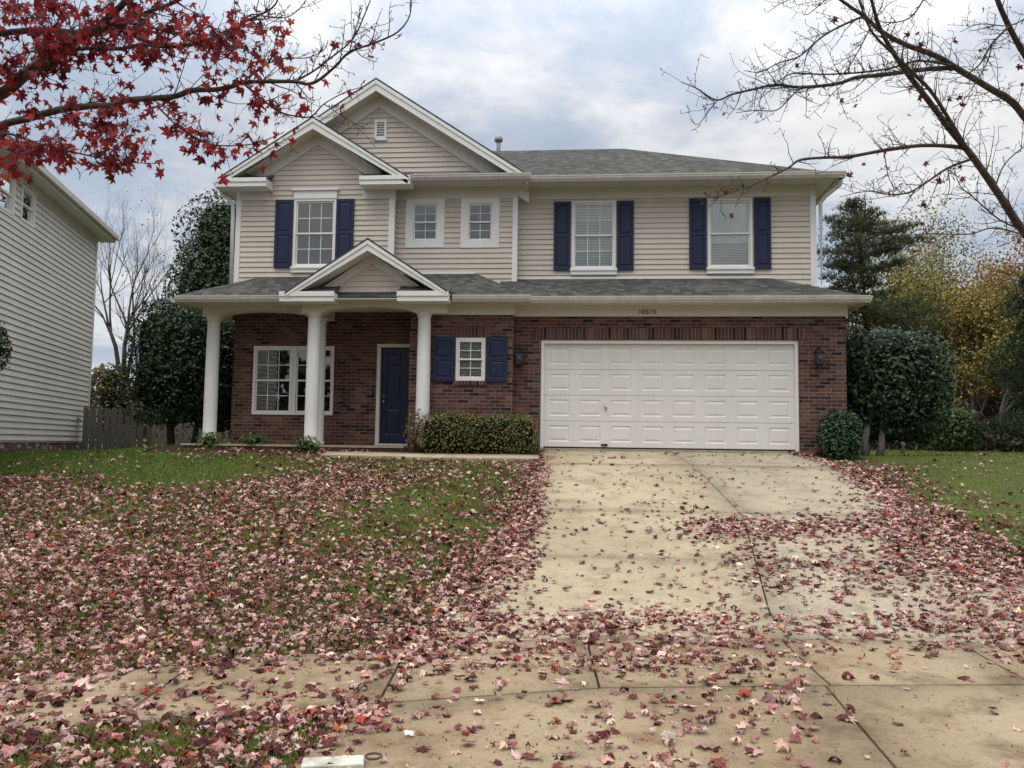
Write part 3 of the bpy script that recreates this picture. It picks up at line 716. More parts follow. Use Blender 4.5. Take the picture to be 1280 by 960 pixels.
    rects = [(xs[0]+.1, xs[0]+.41, a, b) for a, b in ((.22,.75),(.9,1.5),(1.62,1.9))]+[(xs[0]+.5, xs[0]+.81, a, b) for a, b in ((.22,.75),(.9,1.5),(1.62,1.9))]
    panelled(mb, (0,y,0), FX, FN, (xs[0], xs[1]-.12, .04, 2.0), [r for r in rects if r[1] < xs[1]-.12]); mb.box(xs[0], xs[1]-.12, y+.022, y+.05, .04, 2.0)
    d = mb.build('front_door', MT['doorblue'], H)
    mb = MB(); mb.lathe((-4.10,y-.05,.86), [(.0,0),(.03,.01),(.034,.035),(.02,.06)], 12); mb.tube([(-4.10,y,.89),(-4.10,y-.05,.89)], .015, 8)
    mb.build('handle', MT['steel'], d); mb = MB(); mb.tube([(-4.10,y,1.0),(-4.10,y-.03,1.0)], .024, 10); mb.build('deadbolt', MT['steel'], d)
    mb = MB(); mb.box(-4.25,-4.175,16.52,16.66,0,2.07); mb.box(-4.175,-3.385,16.52,16.66,2.0,2.07); mb.box(-4.25,-3.385,16.50,16.66,-.005,.036)
    mb.build('door_frame', MT['trim'], H, .004)
    mb = MB(); mb.box(-4.335,-4.30,16.52,16.55,1.02,1.14); mb.build('doorbell', MT['black'], H)
    # --- garage door
    mb = MB(); x0, x1, y = -.81, 3.91, 15.90; zs = [0.02, .515, 1.01, 1.505, 2.0]; W = (x1-x0)/8
    for a, b in zip(zs, zs[1:]):
        rs = [(x0+W*i+.105, x0+W*(i+1)-.105+.02, a+.10, b-.085) for i in range(8)]
        O = (0, y, 0); panelled(mb, O, FX, FN, (x0, x1, a+.004, b-.004), rs, .010, .018, .014)
        mb.add([(x0,y,b-.004),(x1,y,b-.004),(x1,y+.02,b),(x0,y+.02,b)], [(0,1,2,3)]); mb.add([(x0,y+.02,a),(x1,y+.02,a),(x1,y,a+.004),(x0,y,a+.004)], [(0,1,2,3)])
    g = mb.build('garage_door', MT['garage'], H)
    mb = MB(); mb.box(x0, x1, y+.021, y+.05, .0, 2.02); mb.box(x0, x1, y-.004, y+.02, -.01, .022); mb.build('bottom_seal', MT['black'], g)
    hx = .375; mb = MB(); mb.tube([(hx,y-.002,.78),(hx,y-.04,.78)], .014, 8); mb.tube([(hx-.03,y-.04,.83),(hx,y-.045,.78),(hx+.045,y-.04,.765)], [.008,.012,.008], 6); mb.tube([(hx,y-.03,.80),(hx+.01,y-.03,.71)], .007, 6)
    mb.build('handle', MT['steel'], g)
    mb = MB(); mb.box(.30,.42,y-.03,y,.05,.085); mb.build('lift_grip', MT['black'], g)
    mb = MB(); mb.box(-.862,-.80,15.83,15.93,0,2.07); mb.box(3.90,3.962,15.83,15.93,0,2.07); mb.box(-.80,3.90,15.83,15.93,2.0,2.07)
    mb.build('garage_door_frame', MT['white'], H, .004)
    # garage slab lip
    mb = MB(); mb.box(-.86,3.96,15.72,16.0,-.3,-.004); mb.build('garage_slab', MT['driveg'], H)
    # --- house number
    cu = bpy.data.curves.new('number', 'FONT'); cu.body = '10515'; cu.size = .125; cu.extrude = .006; cu.space_character = 1.12
    t = bpy.data.objects.new('tmp', cu); COL.objects.link(t); bpy.context.view_layer.update()
    me = bpy.data.meshes.new_from_object(t.evaluated_get(bpy.context.evaluated_depsgraph_get())); bpy.data.objects.remove(t)
    me.materials.append(MT['bronze'])
    for v in me.vertices: x, yy, z = v.co; v.co = (x+.985+1.4, 15.752-z-16.5, yy+2.555)
    o = link_mesh('house_number', me, H)
    # --- coach lamps
    for (x, z0) in ((-1.26, 1.54), (4.30, 1.56)):
        mb = MB(); y = 15.80
        mb.box(x-.05, x+.05, y-.02, y, z0+.08, z0+.34); mb.tube([(x,y-.02,z0+.28),(x,y-.10,z0+.345),(x,y-.13,z0+.36)], .012, 8)
        for dx in (-.068,.062):
            for dy in (-.19,-.07): mb.box(x+dx, x+dx+.008, y+dy, y+dy+.008, z0+.06, z0+.25)
        mb.box(x-.075,x+.075,y-.20,y-.055,z0+.04,z0+.06); mb.box(x-.05,x+.05,y-.175,y-.08,z0+.01,z0+.04); mb.box(x-.075,x+.075,y-.20,y-.055,z0+.25,z0+.262)
        mb.prism([(x-.08,y-.205,z0+.262),(x+.08,y-.205,z0+.262),(x+.02,y-.13,z0+.35),(x-.02,y-.13,z0+.35)], (0,.075,0)); mb.lathe((x,y-.13,z0+.34), [(.02,0),(.014,.03),(.004,.05)], 10)
        l = mb.build('wall_lamp', MT['black'], H)
        mb = MB(); mb.box(x-.062,x+.062,y-.186,y-.068,z0+.061,z0+.249); mb.build('lamp_glass', MT['lampglass'], l)
        mb = MB(); mb.lathe((x,y-.192,z0+.1), [(.012,0),(.02,.03),(.02,.07),(.006,.10)], 10); mb.build('bulb', MT['lampglass'], l)
    # --- gable vent louvre
    mb = MB(); a, b, c, d, y = -4.48, -4.22, 6.44, 6.86, 16.75
    for q in ((a,a+.05,c,d),(b-.05,b,c,d),(a+.05,b-.05,d-.05,d),(a+.05,b-.05,c,c+.05)): mb.box(q[0],q[1],y-.04,y+.02,q[2],q[3])
    for i in range(6):
        z = c+.06+i*.053; mb.add([(a+.05,y-.034,z),(b-.05,y-.034,z),(b-.05,y+.008,z+.036),(a+.05,y+.008,z+.036)], [(0,1,2,3)]); mb.box(a+.05,b-.05,y-.038,y-.034,z-.008,z+.004)
    mb.box(a+.05,b-.05,y+.03,y+.035,c+.05,d-.05); mb.box(a-.02,b+.02,y-.05,y,c-.03,c)
    mb.build('gable_vent', MT['white'], H)
    # ---------------- roofs
    T = (0,0,-.035)
    def roof(mats, polys):
        mb = MB()
        for m, p in polys: mb.m = m; mb.prism(p, T)
        return mb.build('roof', mats, H)
    S = [MT['shx'], MT['shy'], MT['shg']]
    ez, ry, rz, rx = 5.50, 20.53, 7.53, .92
    main = roof(S, [(0, [(-1.25,16.44,ez-.03),(4.97,16.44,ez-.03),(rx,ry,rz),(-4.25,ry,rz)]),
             (1, [(4.97,16.44,ez-.03),(4.97,24.6,ez-.03),(rx,ry,rz)]), (0, [(4.97,24.6,ez-.03),(-7.6,24.6,ez-.03),(-4.39,ry,rz),(rx,ry,rz)])])
    gx, gzz, sl = -4.39, 7.63, .657
    gh = lambda x: gzz-sl*abs(x-gx)
    roof(S, [(2, [(gx,16.38,gzz),(-1.17,16.38,gh(-1.17)),(-1.17,17.0,gh(-1.17)),(-4.2,20.9,gh(-4.2)),(gx,20.9,gzz)]),
             (2, [(gx,16.38,gzz),(-5.6,16.38,gh(-5.6)),(-5.6,17.0,gh(-5.6)),(-7.62,17.0,gh(-7.62)),(-7.62,22.5,gh(-7.62)),(gx,22.5,gzz)])])
    sx, szz = -5.61, 6.71; s2 = .64; sh = lambda x: szz-s2*abs(x-sx)
    roof(S, [(2, [(sx,16.08,szz),(-3.58,16.08,sh(-3.58)),(-3.58,16.76,sh(-3.58)),(sx,17.2,szz)]),
             (2, [(sx,16.08,szz),(-7.58,16.08,sh(-7.58)),(-7.58,17.4,sh(-7.58)),(sx,17.4,szz)])])
    # pent strip below the big gable, and little return roofs
    roof(S, [(0, [(-3.55,16.24,5.50),(-1.2,16.24,5.50),(-1.2,16.76,5.70),(-3.55,16.76,5.70)])])
    for x0, x1, xi, g in ((-7.60,-6.55,-6.62,0), (-4.58,-3.56,-4.52,0)):
        roof(S, [(0, [(x0,16.10,5.44),(x1,16.10,5.44),(x1,16.5,5.62),(x0,16.5,5.62)])])
    # lower roofs
    roof(S, [(0, [(-7.93,15.16,2.82),(-1.10,15.16,2.82),(-2.28,16.76,3.57),(-6.6,16.76,3.57),(-6.55,16.5,3.45),(-6.55,16.5,3.45)][:4]),
             (1, [(-7.93,15.16,2.82),(-6.6,16.76,3.57),(-7.25,17.3,3.3),(-7.93,17.3,2.82)]),
             (1, [(-1.10,15.16,2.82),(-1.10,16.9,2.82),(-2.28,16.76,3.57)])])
    roof(S, [(0, [(-1.75,15.36,2.82),(5.07,15.36,2.82),(3.70,16.96,3.49),(-1.75,16.96,3.49)]), (1, [(5.07,15.36,2.82),(5.07,24.2,2.82),(4.58,24.2,3.05),(4.58,16.9,3.05),(3.70,16.96,3.49)])])
    px, pzz, s3 = -4.08, 3.87, .655; ph = lambda x: pzz-s3*abs(x-px)
    roof(S, [(2, [(px,14.93,pzz),(-2.56,14.93,ph(-2.56)),(-2.56,16.0,ph(-2.56)),(px,16.76,pzz)]),
             (2, [(px,14.93,pzz),(-5.64,14.93,ph(-5.64)),(-5.64,16.0,ph(-5.64)),(px,16.76,pzz)])])
    for x0, x1 in ((-5.76,-4.70), (-3.50,-2.52)):
        roof(S, [(0, [(x0,14.95,2.86),(x1,14.95,2.86),(x1,15.35,3.04),(x0,15.35,3.04)])])
    # --- rake boards, soffits, gable friezes
    def rake(y, yw, cx, cz, s, xa, xb, fh, fr, mbF, mbT):
        t = .039; h = lambda x: cz-t-s*abs(x-cx)
        for xe in (xa, xb):
            sg = 1 if xe > cx else -1
            mbF.prism([(cx,y,h(cx)),(xe,y,h(xe)),(xe,y,h(xe)-fh*.8),(cx,y,h(cx)-fh)], (0,.03,0))
            mbF.prism([(cx,y-.018,h(cx)),(xe,y-.018,h(xe)),(xe,y-.018,h(xe)-fh*.32),(cx,y-.018,h(cx)-fh*.38)], (0,.017,0)); mbF.cut()
            q = fh*.9
            mbT.add([(cx,y+.03,h(cx)-q),(xe,y+.03,h(xe)-q),(xe,yw,h(xe)-q),(cx,yw,h(cx)-q)], [(0,1,2,3)])
            mbT.prism([(cx,yw-.04,h(cx)-q),(xe,yw-.04,h(xe)-q),(xe,yw-.04,h(xe)-q-fr),(cx,yw-.04,h(cx)-q-fr)], (0,.03,0)); mbT.cut()
    F = MB(); Tm = MB()
    rake(16.40, 16.75, gx, gzz, sl, -7.0, -1.19, .235, .25, F, Tm)
    rake(16.10, 16.50, sx, szz, s2, -7.0+.0, -4.2, .22, .22, MB(), Tm)
    # small gable fascia runs full length
    for xe in (-7.56, -3.60):
        h = lambda x: szz-.039-s2*abs(x-sx)
        F.prism([(sx,16.10,h(sx)),(xe,16.10,h(xe)),(xe,16.10,h(xe)-.12),(sx,16.10,h(sx)-.22)], (0,.03,0)); F.prism([(sx,16.082,h(sx)),(xe,16.082,h(xe)),(xe,16.082,h(xe)-.05),(sx,16.082,h(sx)-.08)], (0,.017,0)); F.cut()
        q = .2; Tm.add([(sx,16.13,h(sx)-q),(xe,16.13,h(xe)-q*.5),(xe,16.5,h(xe)-q*.5),(sx,16.5,h(sx)-q)], [(0,1,2,3)]); Tm.cut()
    h = lambda x: pzz-.039-s3*abs(x-px)
    for xe in (-5.62, -2.58):
        F.prism([(px,14.95,h(px)),(xe,14.95,h(xe)),(xe,14.95,h(xe)-.10),(px,14.95,h(px)-.20)], (0,.03,0)); F.prism([(px,14.932,h(px)),(xe,14.932,h(xe)),(xe,14.932,h(xe)-.05),(px,14.932,h(px)-.08)], (0,.017,0)); F.cut()
        Tm.add([(px,14.98,h(px)-.19),(xe,14.98,h(xe)-.1),(xe,15.35,h(xe)-.1),(px,15.35,h(px)-.19)], [(0,1,2,3)])
        xm = px+(xe-px)*.62; Tm.prism([(px,15.31,h(px)-.19),(xm,15.31,h(xm)-.19),(xm,15.31,h(xm)-.37),(px,15.31,h(px)-.37)], (0,.03,0)); Tm.cut()
    F.build_each('rake_board', MT['white'], H, .003)
    # eave returns (boxes) and soffits
    def box2(x0,x1,y0,y1,z0,z1): Tm.box(x0,x1,y0,y1,z0,z1); Tm.cut()
    E = MB()
    for x0, x1 in ((-7.62,-6.55), (-4.60,-3.56)): E.box(x0,x1,16.10,16.47,5.265,5.43); E.box(x0-.004,x1+.006,16.08,16.10,5.36,5.445); E.cut()
    for x0, x1 in ((-5.75,-4.70), (-3.50,-2.54)): E.box(x0,x1,14.96,15.31,2.675,2.85); E.box(x0-.004,x1+.006,14.94,14.96,2.77,2.862); E.cut()
    E.build_each('eave_return', MT['white'], H, .004)
    box2(-3.6,-1.2,16.30,16.75,5.37,5.385); box2(-1.42,4.92,16.50,16.95,5.39,5.405); box2(4.6,4.92,16.951,24.4,5.39,5.405); box2(-7.6,-7.3,16.48,24.4,5.29,5.305)
    box2(-7.88,-7.62,15.25,17.2,2.722,2.74); box2(-7.62,-5.45,15.25,15.78,2.722,2.74); box2(-2.62,-1.15,15.25,15.6,2.737,2.752); box2(-1.35,5.02,15.44,15.8,2.727,2.742); box2(4.86,5.02,15.8,24.1,2.727,2.742); box2(-5.45,-2.6,15.0,15.32,2.722,2.735)
    box2(-3.6,-1.2,16.28,16.30,5.37,5.48); box2(-1.2,4.94,16.48,16.50,5.385,5.47)
    Tm.build_each('soffit', MT['trim'], H)
    # --- gutters (K profile)
    def gutter(mb, a, b, n, z, h=.125, w=.12):
        a, b = np.array((*a, z)), np.array((*b, z)); n = np.array((*n, 0.)); Z = np.array((0,0,1.))
        pr = [(0,0),(0.,h),(.01,h),(.01,.01),(w*.62,.01),(w*.9,h*.55),(w*.9,h*.86),(w,h*.88),(w,h),(w*1.08,h),(w*1.08,h*.8),(w,h*.78),(w,h*.5),(w*.7,0)]
        A = [a+n*p+Z*q for p, q in pr]; B = [b+n*p+Z*q for p, q in pr]; k = len(pr)
        mb.add(A+B, [(i,(i+1)%k,k+(i+1)%k,k+i) for i in range(k)]+[tuple(range(k)),tuple(range(2*k-1,k-1,-1))])
    def gut(*segs):
        mb = MB()
        for s in segs: gutter(mb, *s)
        return mb.build('gutter', MT['gutter'], H)
    gut(((-3.56,16.28),(-1.12,16.28),(0,-1),5.36)); gut(((-1.2,16.48),(5.04,16.48),(0,-1),5.36), ((4.93,16.38),(4.93,24.5),(1,0),5.36))
    gut(((-7.9,15.26),(-5.77,15.26),(0,-1),2.70), ((-7.9,15.2),(-7.9,17.2),(-1,0),2.70)); gut(((-2.5,15.26),(-1.02,15.26),(0,-1),2.70)); gut(((-1.12,15.45),(5.13,15.45),(0,-1),2.705), ((5.04,15.35),(5.04,24.1),(1,0),2.705))
    gut(((-7.6,16.2),(-7.6,24.4),(-1,0),5.28))
    for pts in ([(5.0,16.50,5.36),(4.98,16.55,5.26),(4.78,16.82,5.12),(4.70,16.90,5.0),(4.70,16.90,3.02)],
                [(-7.66,16.42,5.28),(-7.64,16.45,5.2),(-7.48,16.5,5.1),(-7.42,16.52,4.98),(-7.40,16.52,3.3)]):
        mb = MB(); mb.tube(pts, .042, 8); mb.build('downspout', MT['white'], H)
    mb = MB(); mb.lathe((-2.30,20.9,7.2), [(.055,0),(.055,.66),(.05,.67),(.05,.7),(.10,.71),(.115,.75),(.10,.83),(.03,.88)], 14); mb.build('vent_pipe', MT['pipe'], H)
    # wall junction flashing
    mb = MB(); mb.box(-1.42,3.70,16.925,16.94,3.47,3.515); mb.prism([(3.69,16.93,3.515),(4.58,16.93,3.13),(4.58,16.93,3.08),(3.69,16.93,3.47)], (0,.012,0)); mb.cut(); mb.box(-3.95,-2.3,16.725,16.74,3.545,3.59); mb.cut(); mb.build_each('flashing', MT['white'], H)
build_house()

# ------------------------------------------------------------------ neighbour
def stone_mat():
    t = NT('stacked stone footing'); u, z = wall_uv(t)
    vo = t.nd('ShaderNodeTexVoronoi', feature='F1'); t.L.new(t.comb(t.math('MULTIPLY', u, 5.0), t.math('MULTIPLY', z, 13.0)), vo.inputs['Vector']); vo.inputs['Scale'].default_value = 1
    c = t.ramp(t.sep(vo.outputs['Color'])[0], [(.0, (.12, .06, .045)), (.35, (.30, .22, .16)), (.6, (.20, .12, .09)), (.8, (.42, .36, .28))], 'CONSTANT')
    c = t.mix(t.rng(vo.outputs['Distance'], .35, .6, 0, .8), c, (.06, .05, .04, 1)); t.col(c); t.rough(.9); return t.m
def build_neighbour():
    A = np.array((-12.78, 20.3, 0)); U = np.array((.284, -.959, 0)); U /= np.linalg.norm(U); N = np.array((-U[1], U[0], 0))
    L = 12.0
    H = empty('neighbour_house', tuple(A+U*3), 'grey beige sided two storey house at the left edge with a low stone footing', 'house')
    # openings found on the wall
    def onw(x, y):
        d = P(x, y, 1)-np.array(EYE); t = ((A-np.array(EYE))@N)/(d@N); p = np.array(EYE)+d*t; return float((p-A)@U), float(p[2])
    w = (4.42, 5.16, 4.42, 5.14); w2 = (5.52, 6.26, 4.38, 5.14)
    mb = MB(); siding(mb, A, U, N, [(0,-.04),(L,-.04),(L,5.28),(0,5.28)], [w, w2], .127, .025)
    back = -N
    siding(mb, A+back*9, N, -U, [(0,-.04),(9,-.04),(9,5.28),(0,5.28)], (), .127, .025)
    siding(mb, A+U*L, back, U, [(0,-.04),(9,-.04),(9,5.28),(0,5.28)], (), .127, .025)
    mb.build('siding_wall', MT['nsiding'], H)
    mb = MB(); mb.obox(A, U, N, 0, L, -.3, -.01, -.9, -.04); mb.obox(A, -N, -U, .0, 9, -.3, -.01, -.9, -.04)
    mb.build('foundation', stone_mat(), H)
    mb = MB(); mb.obox(A, U, N, -.03, .09, -.03, .03, -.04, 5.28); mb.obox(A, U, N, .1, L, 0, .03, 5.16, 5.28); mb.build('corner_board', MT['trim'], H)
    for q in (w, w2): window(H, *q, O=tuple(A), U=tuple(U), N=tuple(N), cols=1, rows=1, blind='slats', mat='white', fr=.05)
    mb = MB(); mb.obox(A, U, N, -.3, L+.4, 0, .36, 5.28, 5.30); mb.obox(A, U, N, -.3, 0, -9.5, 0, 5.28, 5.30)
    mb.obox(A, U, N, -.32, L+.4, .36, .38, 5.27, 5.46); mb.obox(A, U, N, -.32, -.3, -9.5, .36, 5.27, 5.46); mb.build('soffit', MT['trim'], H)
    mb = MB(); mb.obox(A, U, N, -.3, L+.4, .38, .46, 5.33, 5.35); mb.obox(A, U, N, -.3, L+.4, .45, .47, 5.34, 5.46); mb.build('gutter', MT['gutter'], H)
    mb = MB(); q = lambda u, n, z: A+U*u+N*n+np.array((0,0,z)); e = 5.47
    c = [q(-.35,.40,e), q(L+.45,.40,e), q(L+.45,-9.6,e), q(-.35,-9.6,e)]; r0, r1 = q(4.6,-4.5,e+2.4), q(L-4.6,-4.5,e+2.4)
    for poly in ([c[0],c[1],r1,r0], [c[1],c[2],r1], [c[2],c[3],r0,r1], [c[3],c[0],r0]): mb.prism(poly, (0,0,-.04))
    mb.build('roof', MT['shy'], H)
    sp = onw(95, 524); mb = MB(); mb.tube([A+U*sp[0]+N*.0+np.array((0,0,sp[1])), A+U*sp[0]+N*.1+np.array((0,0,sp[1])), A+U*sp[0]+N*.12+np.array((0,0,sp[1]-.06))], .018, 8)
    mb.lathe(A+U*sp[0]+N*.07+np.array((0,0,sp[1]+.02)), [(.035,0),(.035,.015)], 10); mb.build('spigot', MT['steel'], H)
    return A, U, N
NA, NU, NN = build_neighbour()

# ------------------------------------------------------------------ fences
def fence(x0, x1, y0, y1, hgt, label, broken=(), arch=False):
    xm, ym = (x0+x1)/2, (y0+y1)/2
    F = empty('picket_fence', gp(xm, ym), label, 'fence', 'picket fences between the houses')
    L = math.hypot(x1-x0, y1-y0); U = np.array(((x1-x0)/L, (y1-y0)/L, 0)); N = np.array((U[1], -U[0], 0)); O = np.array((x0, y0, 0))
    mb = MB(); n = int(L/.178)
    for i in range(n):
        if i in broken: continue
        u = i*.178; p = O+U*u; g = float(gz(p[0], p[1])); a = u+random.uniform(0, .008); w = .145; t = g+hgt*(1-.0*i)+random.uniform(-.02, .02); b = g+.05
        if arch: t += .08*math.sin(math.pi*i/max(1, n-1))
        e = N*(.03+random.uniform(0, .006)); q = [O+U*a+e, O+U*(a+w)+e]
        pts = [q[0]+(0,0,b), q[1]+(0,0,b), q[1]+(0,0,t-.05), q[1]-U*.04+(0,0,t), q[0]+U*.04+(0,0,t), q[0]+(0,0,t-.05)]
        mb.prism(pts, tuple(N*.02))
    mb.build('pickets', MT['fence'], F)
    for h in (.25, hgt-.22):
        m = MB(); g0, g1 = float(gz(x0,y0)), float(gz(x1,y1)); m.tube([O+(0,0,g0+h), O+U*L+(0,0,g1+h)], .035, 4); m.build('rail', MT['fence'], F)
    k = max(1, round(L/2.4))
    for i in range(k+1):
        p = O+U*L*i/k-N*.06; g = float(gz(p[0], p[1])); m = MB(); m.box(p[0]-.045, p[0]+.045, p[1]-.045, p[1]+.045, g-.2, g+hgt+.05); m.build('post', MT['fence'], F)
def XY(px, Y):
    d = P(px, 555, 1)-np.array(EYE); return float(d[0]/d[1]*Y)
fence(XY(104,19.6), XY(184,19.6), 19.6, 19.6, 1.10, 'dark weathered picket fence with open gaps at its foot, beside the grey beige house')
fence(XY(188,22), XY(298,22), 22.0, 22.4, .95, 'paler weathered picket fence passing behind the big holly', broken=(9, 12))

# ------------------------------------------------------------------ vegetation helpers
def leafcloud(pos, nrm, size, tpls, cols, jitter=.6, aniso=.25):
    n = len(pos); nr = nrm+rng.normal(0, jitter, (n, 3)); nr[:, 2] += .25
    rot = basis_from(nr, rng.uniform(0, 6.28, n)); sc = size*(1+rng.normal(0, aniso, n)).clip(.4, 1.8)
    return inst(tpls, pos, rot, sc, cols)
def blob_shell(c, r, n, power=3.0, depth=.22, lumps=14, amp=.10, seed=0):
    "points in the outer shell of a lumpy superellipsoid; returns pos, normal, depth(0 outer..1)"
    rs = np.random.default_rng(seed+11); d = rng.normal(0, 1, (n, 3)); d /= np.linalg.norm(d, axis=1, keepdims=True)
    k = (np.abs(d)**power).sum(1)**(-1/power)
    ld = rs.normal(0, 1, (lumps, 3)); ld /= np.linalg.norm(ld, axis=1, keepdims=True); la = rs.uniform(-.6, 1, lumps)
    w = np.exp(7*(d@ld.T-1)); k = k*(1+amp*(w*la).sum(1))
    t = rng.uniform(0, 1, n)**1.7
    st = rng.uniform(0, 1, n) < .07; k = np.where(st, k*(1+rng.uniform(0, .13, n)), k)
    p = d*k[:, None]*(1-depth*t)[:, None]; nr = d/np.array(r); nr /= np.linalg.norm(nr, axis=1, keepdims=True)
    return p*np.array(r)+np.array(c), nr, t
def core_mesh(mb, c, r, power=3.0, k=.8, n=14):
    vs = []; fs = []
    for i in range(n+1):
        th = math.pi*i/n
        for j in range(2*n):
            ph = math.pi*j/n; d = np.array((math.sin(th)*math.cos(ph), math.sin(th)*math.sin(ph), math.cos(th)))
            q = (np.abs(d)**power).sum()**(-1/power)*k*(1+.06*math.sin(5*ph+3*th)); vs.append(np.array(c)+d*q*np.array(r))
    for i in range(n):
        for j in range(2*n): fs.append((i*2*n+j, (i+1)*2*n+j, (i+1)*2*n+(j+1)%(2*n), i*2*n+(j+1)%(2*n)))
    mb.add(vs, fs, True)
def bush(name, label, cat, base, blobs, n, size, cols, w, tpl=OVAL, mat='holly', trunk=None, power=3.0, depth=.25, sticks=0, group=None, core=.78, amp=.1):
    B = empty(name, base, label, cat, group); Vs, Fs, Cs = [], [], []; b0 = 0; tot = sum(r[0]*r[1]*r[2] for _, r in blobs)**(1) 
    cm = MB()
    for i, (c, r) in enumerate(blobs):
        k = int(n*(r[0]*r[1]*r[2])**(2/3)/sum((q[0]*q[1]*q[2])**(2/3) for _, q in blobs))
        p, nr, t = blob_shell(c, r, k, power, depth, seed=i+len(name), amp=amp); cl = palette(k, cols, w)
        V, F, C = leafcloud(p, nr, size, tpl, cl); Vs.append(V); Fs.append(F+b0); Cs.append(C); b0 += len(V)
        if core: core_mesh(cm, c, r, power, core)
    npmesh('foliage', np.concatenate(Vs), np.concatenate(Fs), MT[mat], np.concatenate(Cs), B)
    if core: cm.build('shade_core', MT['core'], B)  # solid dark cores added to stop see-through and darken the inside
    m = MB(); tips = []
    if trunk:
        for pts, rad in trunk: m.tube(pts, rad, 9)
    if sticks:
        for _ in range(sticks):
            c, r = blobs[rng.integers(len(blobs))]; d = rng.normal(0, 1, 3); d[2] = abs(d[2])*.8+.2; d /= np.linalg.norm(d)
            e = np.array(c)+d*np.array(r)*rng.uniform(.95, 1.18); s = np.array((c[0], c[1], c[2]-r[2]*.9))
            m.tube([s, (s+e)/2+rng.normal(0,.02,3), e], [.006,.004,.002], 4)
    if m.v: m.build('trunk' if trunk else 'stem', MT['bark'] if trunk else MT['twig'], B)
    return B

def grow(mb, p, d, L, r, lev, maxlev, tips, spread=.55, up=.15, nseg=5, kids=(3, 5), shrink=.62, wob=.12, sides=(8,6,5,4,3,3)):
    pts = [np.array(p, float)]; rad = [r]; d = np.array(d, float); d /= np.linalg.norm(d)
    for i in range(nseg):
        d = d+rng.normal(0, wob, 3)+np.array((0,0,up*.3)); d /= np.linalg.norm(d); pts.append(pts[-1]+d*L/nseg); rad.append(r*(1-.62*(i+1)/nseg))
    mb.tube(pts, rad, sides[min(lev, 5)])
    if lev >= maxlev: tips.append((pts[-1], d)); tips.append((pts[-2], d)); tips.append((pts[len(pts)//2], d)); return
    for k in range(rng.integers(*kids)+1):
        f = rng.uniform(.3, 1.0) if k else 1.0; i = min(nseg-1, int(f*nseg)); q = pts[i]+(pts[i+1]-pts[i])*(f*nseg-i if f < 1 else 1)
        a = rng.normal(0, 1, 3); a -= a@d*d; a /= np.linalg.norm(a)+1e-9; nd = d*math.cos(spread)+a*math.sin(spread)*rng.uniform(.6, 1.3)+np.array((0,0,up))
        grow(mb, q, nd, L*shrink*rng.uniform(.75, 1.15), rad[min(i+1, nseg)]*.72+.0005, lev+1, maxlev, tips, spread, up, max(3, nseg-1), kids, shrink, wob, sides)

def grown_tree(name, label, base, hgt, r0, lean, maxlev, leaves, lsize, cols, w, spread=.5, up=.15, stems=1, kids=(3, 5), first=.42, tpl=OVAL, mat='foliage', clump=.35, bark='greybark', group=None, shrink=.64, cat='tree'):
    B = empty(name, base, label, cat, group); mb = MB(); tips = []
    for s in range(stems):
        d = np.array(lean, float)+(0 if stems == 1 else rng.normal(0, .22, 3)*np.array((1,1,0)))
        grow(mb, np.array(base)-(0,0,.15)+(0 if stems == 1 else rng.normal(0,.12,3)*np.array((1,1,0))), d+np.array((0,0,1)), hgt*first*rng.uniform(.85,1.1), r0, 0, maxlev, tips, spread, up, 6, kids, shrink)
    # keep the planned height
    V = np.array(mb.v); top = V[:, 2].max()-base[2]; k = hgt/top; bz = np.array(base)
    sc = np.array((min(k*1.05, 1.25) if k > 1 else k, min(k*1.05, 1.25) if k > 1 else k, k)); V = (V-bz)*sc+bz; mb.v = [tuple(v) for v in V]
    mb.build('trunk', MT[bark], B)
    if leaves:
        T = (np.array([t[0] for t in tips])-bz)*sc+bz; ix = rng.integers(0, len(T), leaves); pos = T[ix]+rng.normal(0, clump, (leaves, 3))*np.array((1,1,.7))
        V, F, C = leafcloud(pos, rng.normal(0, 1, (leaves, 3)), lsize, tpl, palette(leaves, cols, w), .5); npmesh('crown', V, F, MT[mat], C, B)
    return B

HOL = [(.012,.028,.009),(.020,.043,.013),(.032,.062,.018),(.060,.09,.032),(.015,.026,.008)]; HW = [3,4,3,.8,2]
def at(px, py, Y):
    d = P(px, py, 1)-np.array(EYE); return np.array(EYE)+d*(Y/d[1])

# big clipped holly at the left corner
c = at(224, 455, 18.2); b = gp(c[0], 18.2)
bush('holly_shrub', 'huge dark green clipped holly standing left of the porch column', 'shrub', b,
     [((c[0]-.04, 18.2, 1.83), (.98, .9, 1.33)), ((c[0]+.85, 18.6, 1.6), (.5, .8, 1.3))], 15000, .078, HOL, HW, trunk=[([(c[0]-.1,18.2,-.2),(c[0]-.15,18.2,.5),(c[0],18.2,1.2)],[.09,.08,.06]), ([(c[0]+.35,18.3,-.2),(c[0]+.45,18.3,.5),(c[0]+.3,18.3,1.2)],[.07,.06,.05])], power=4.0, amp=.10)
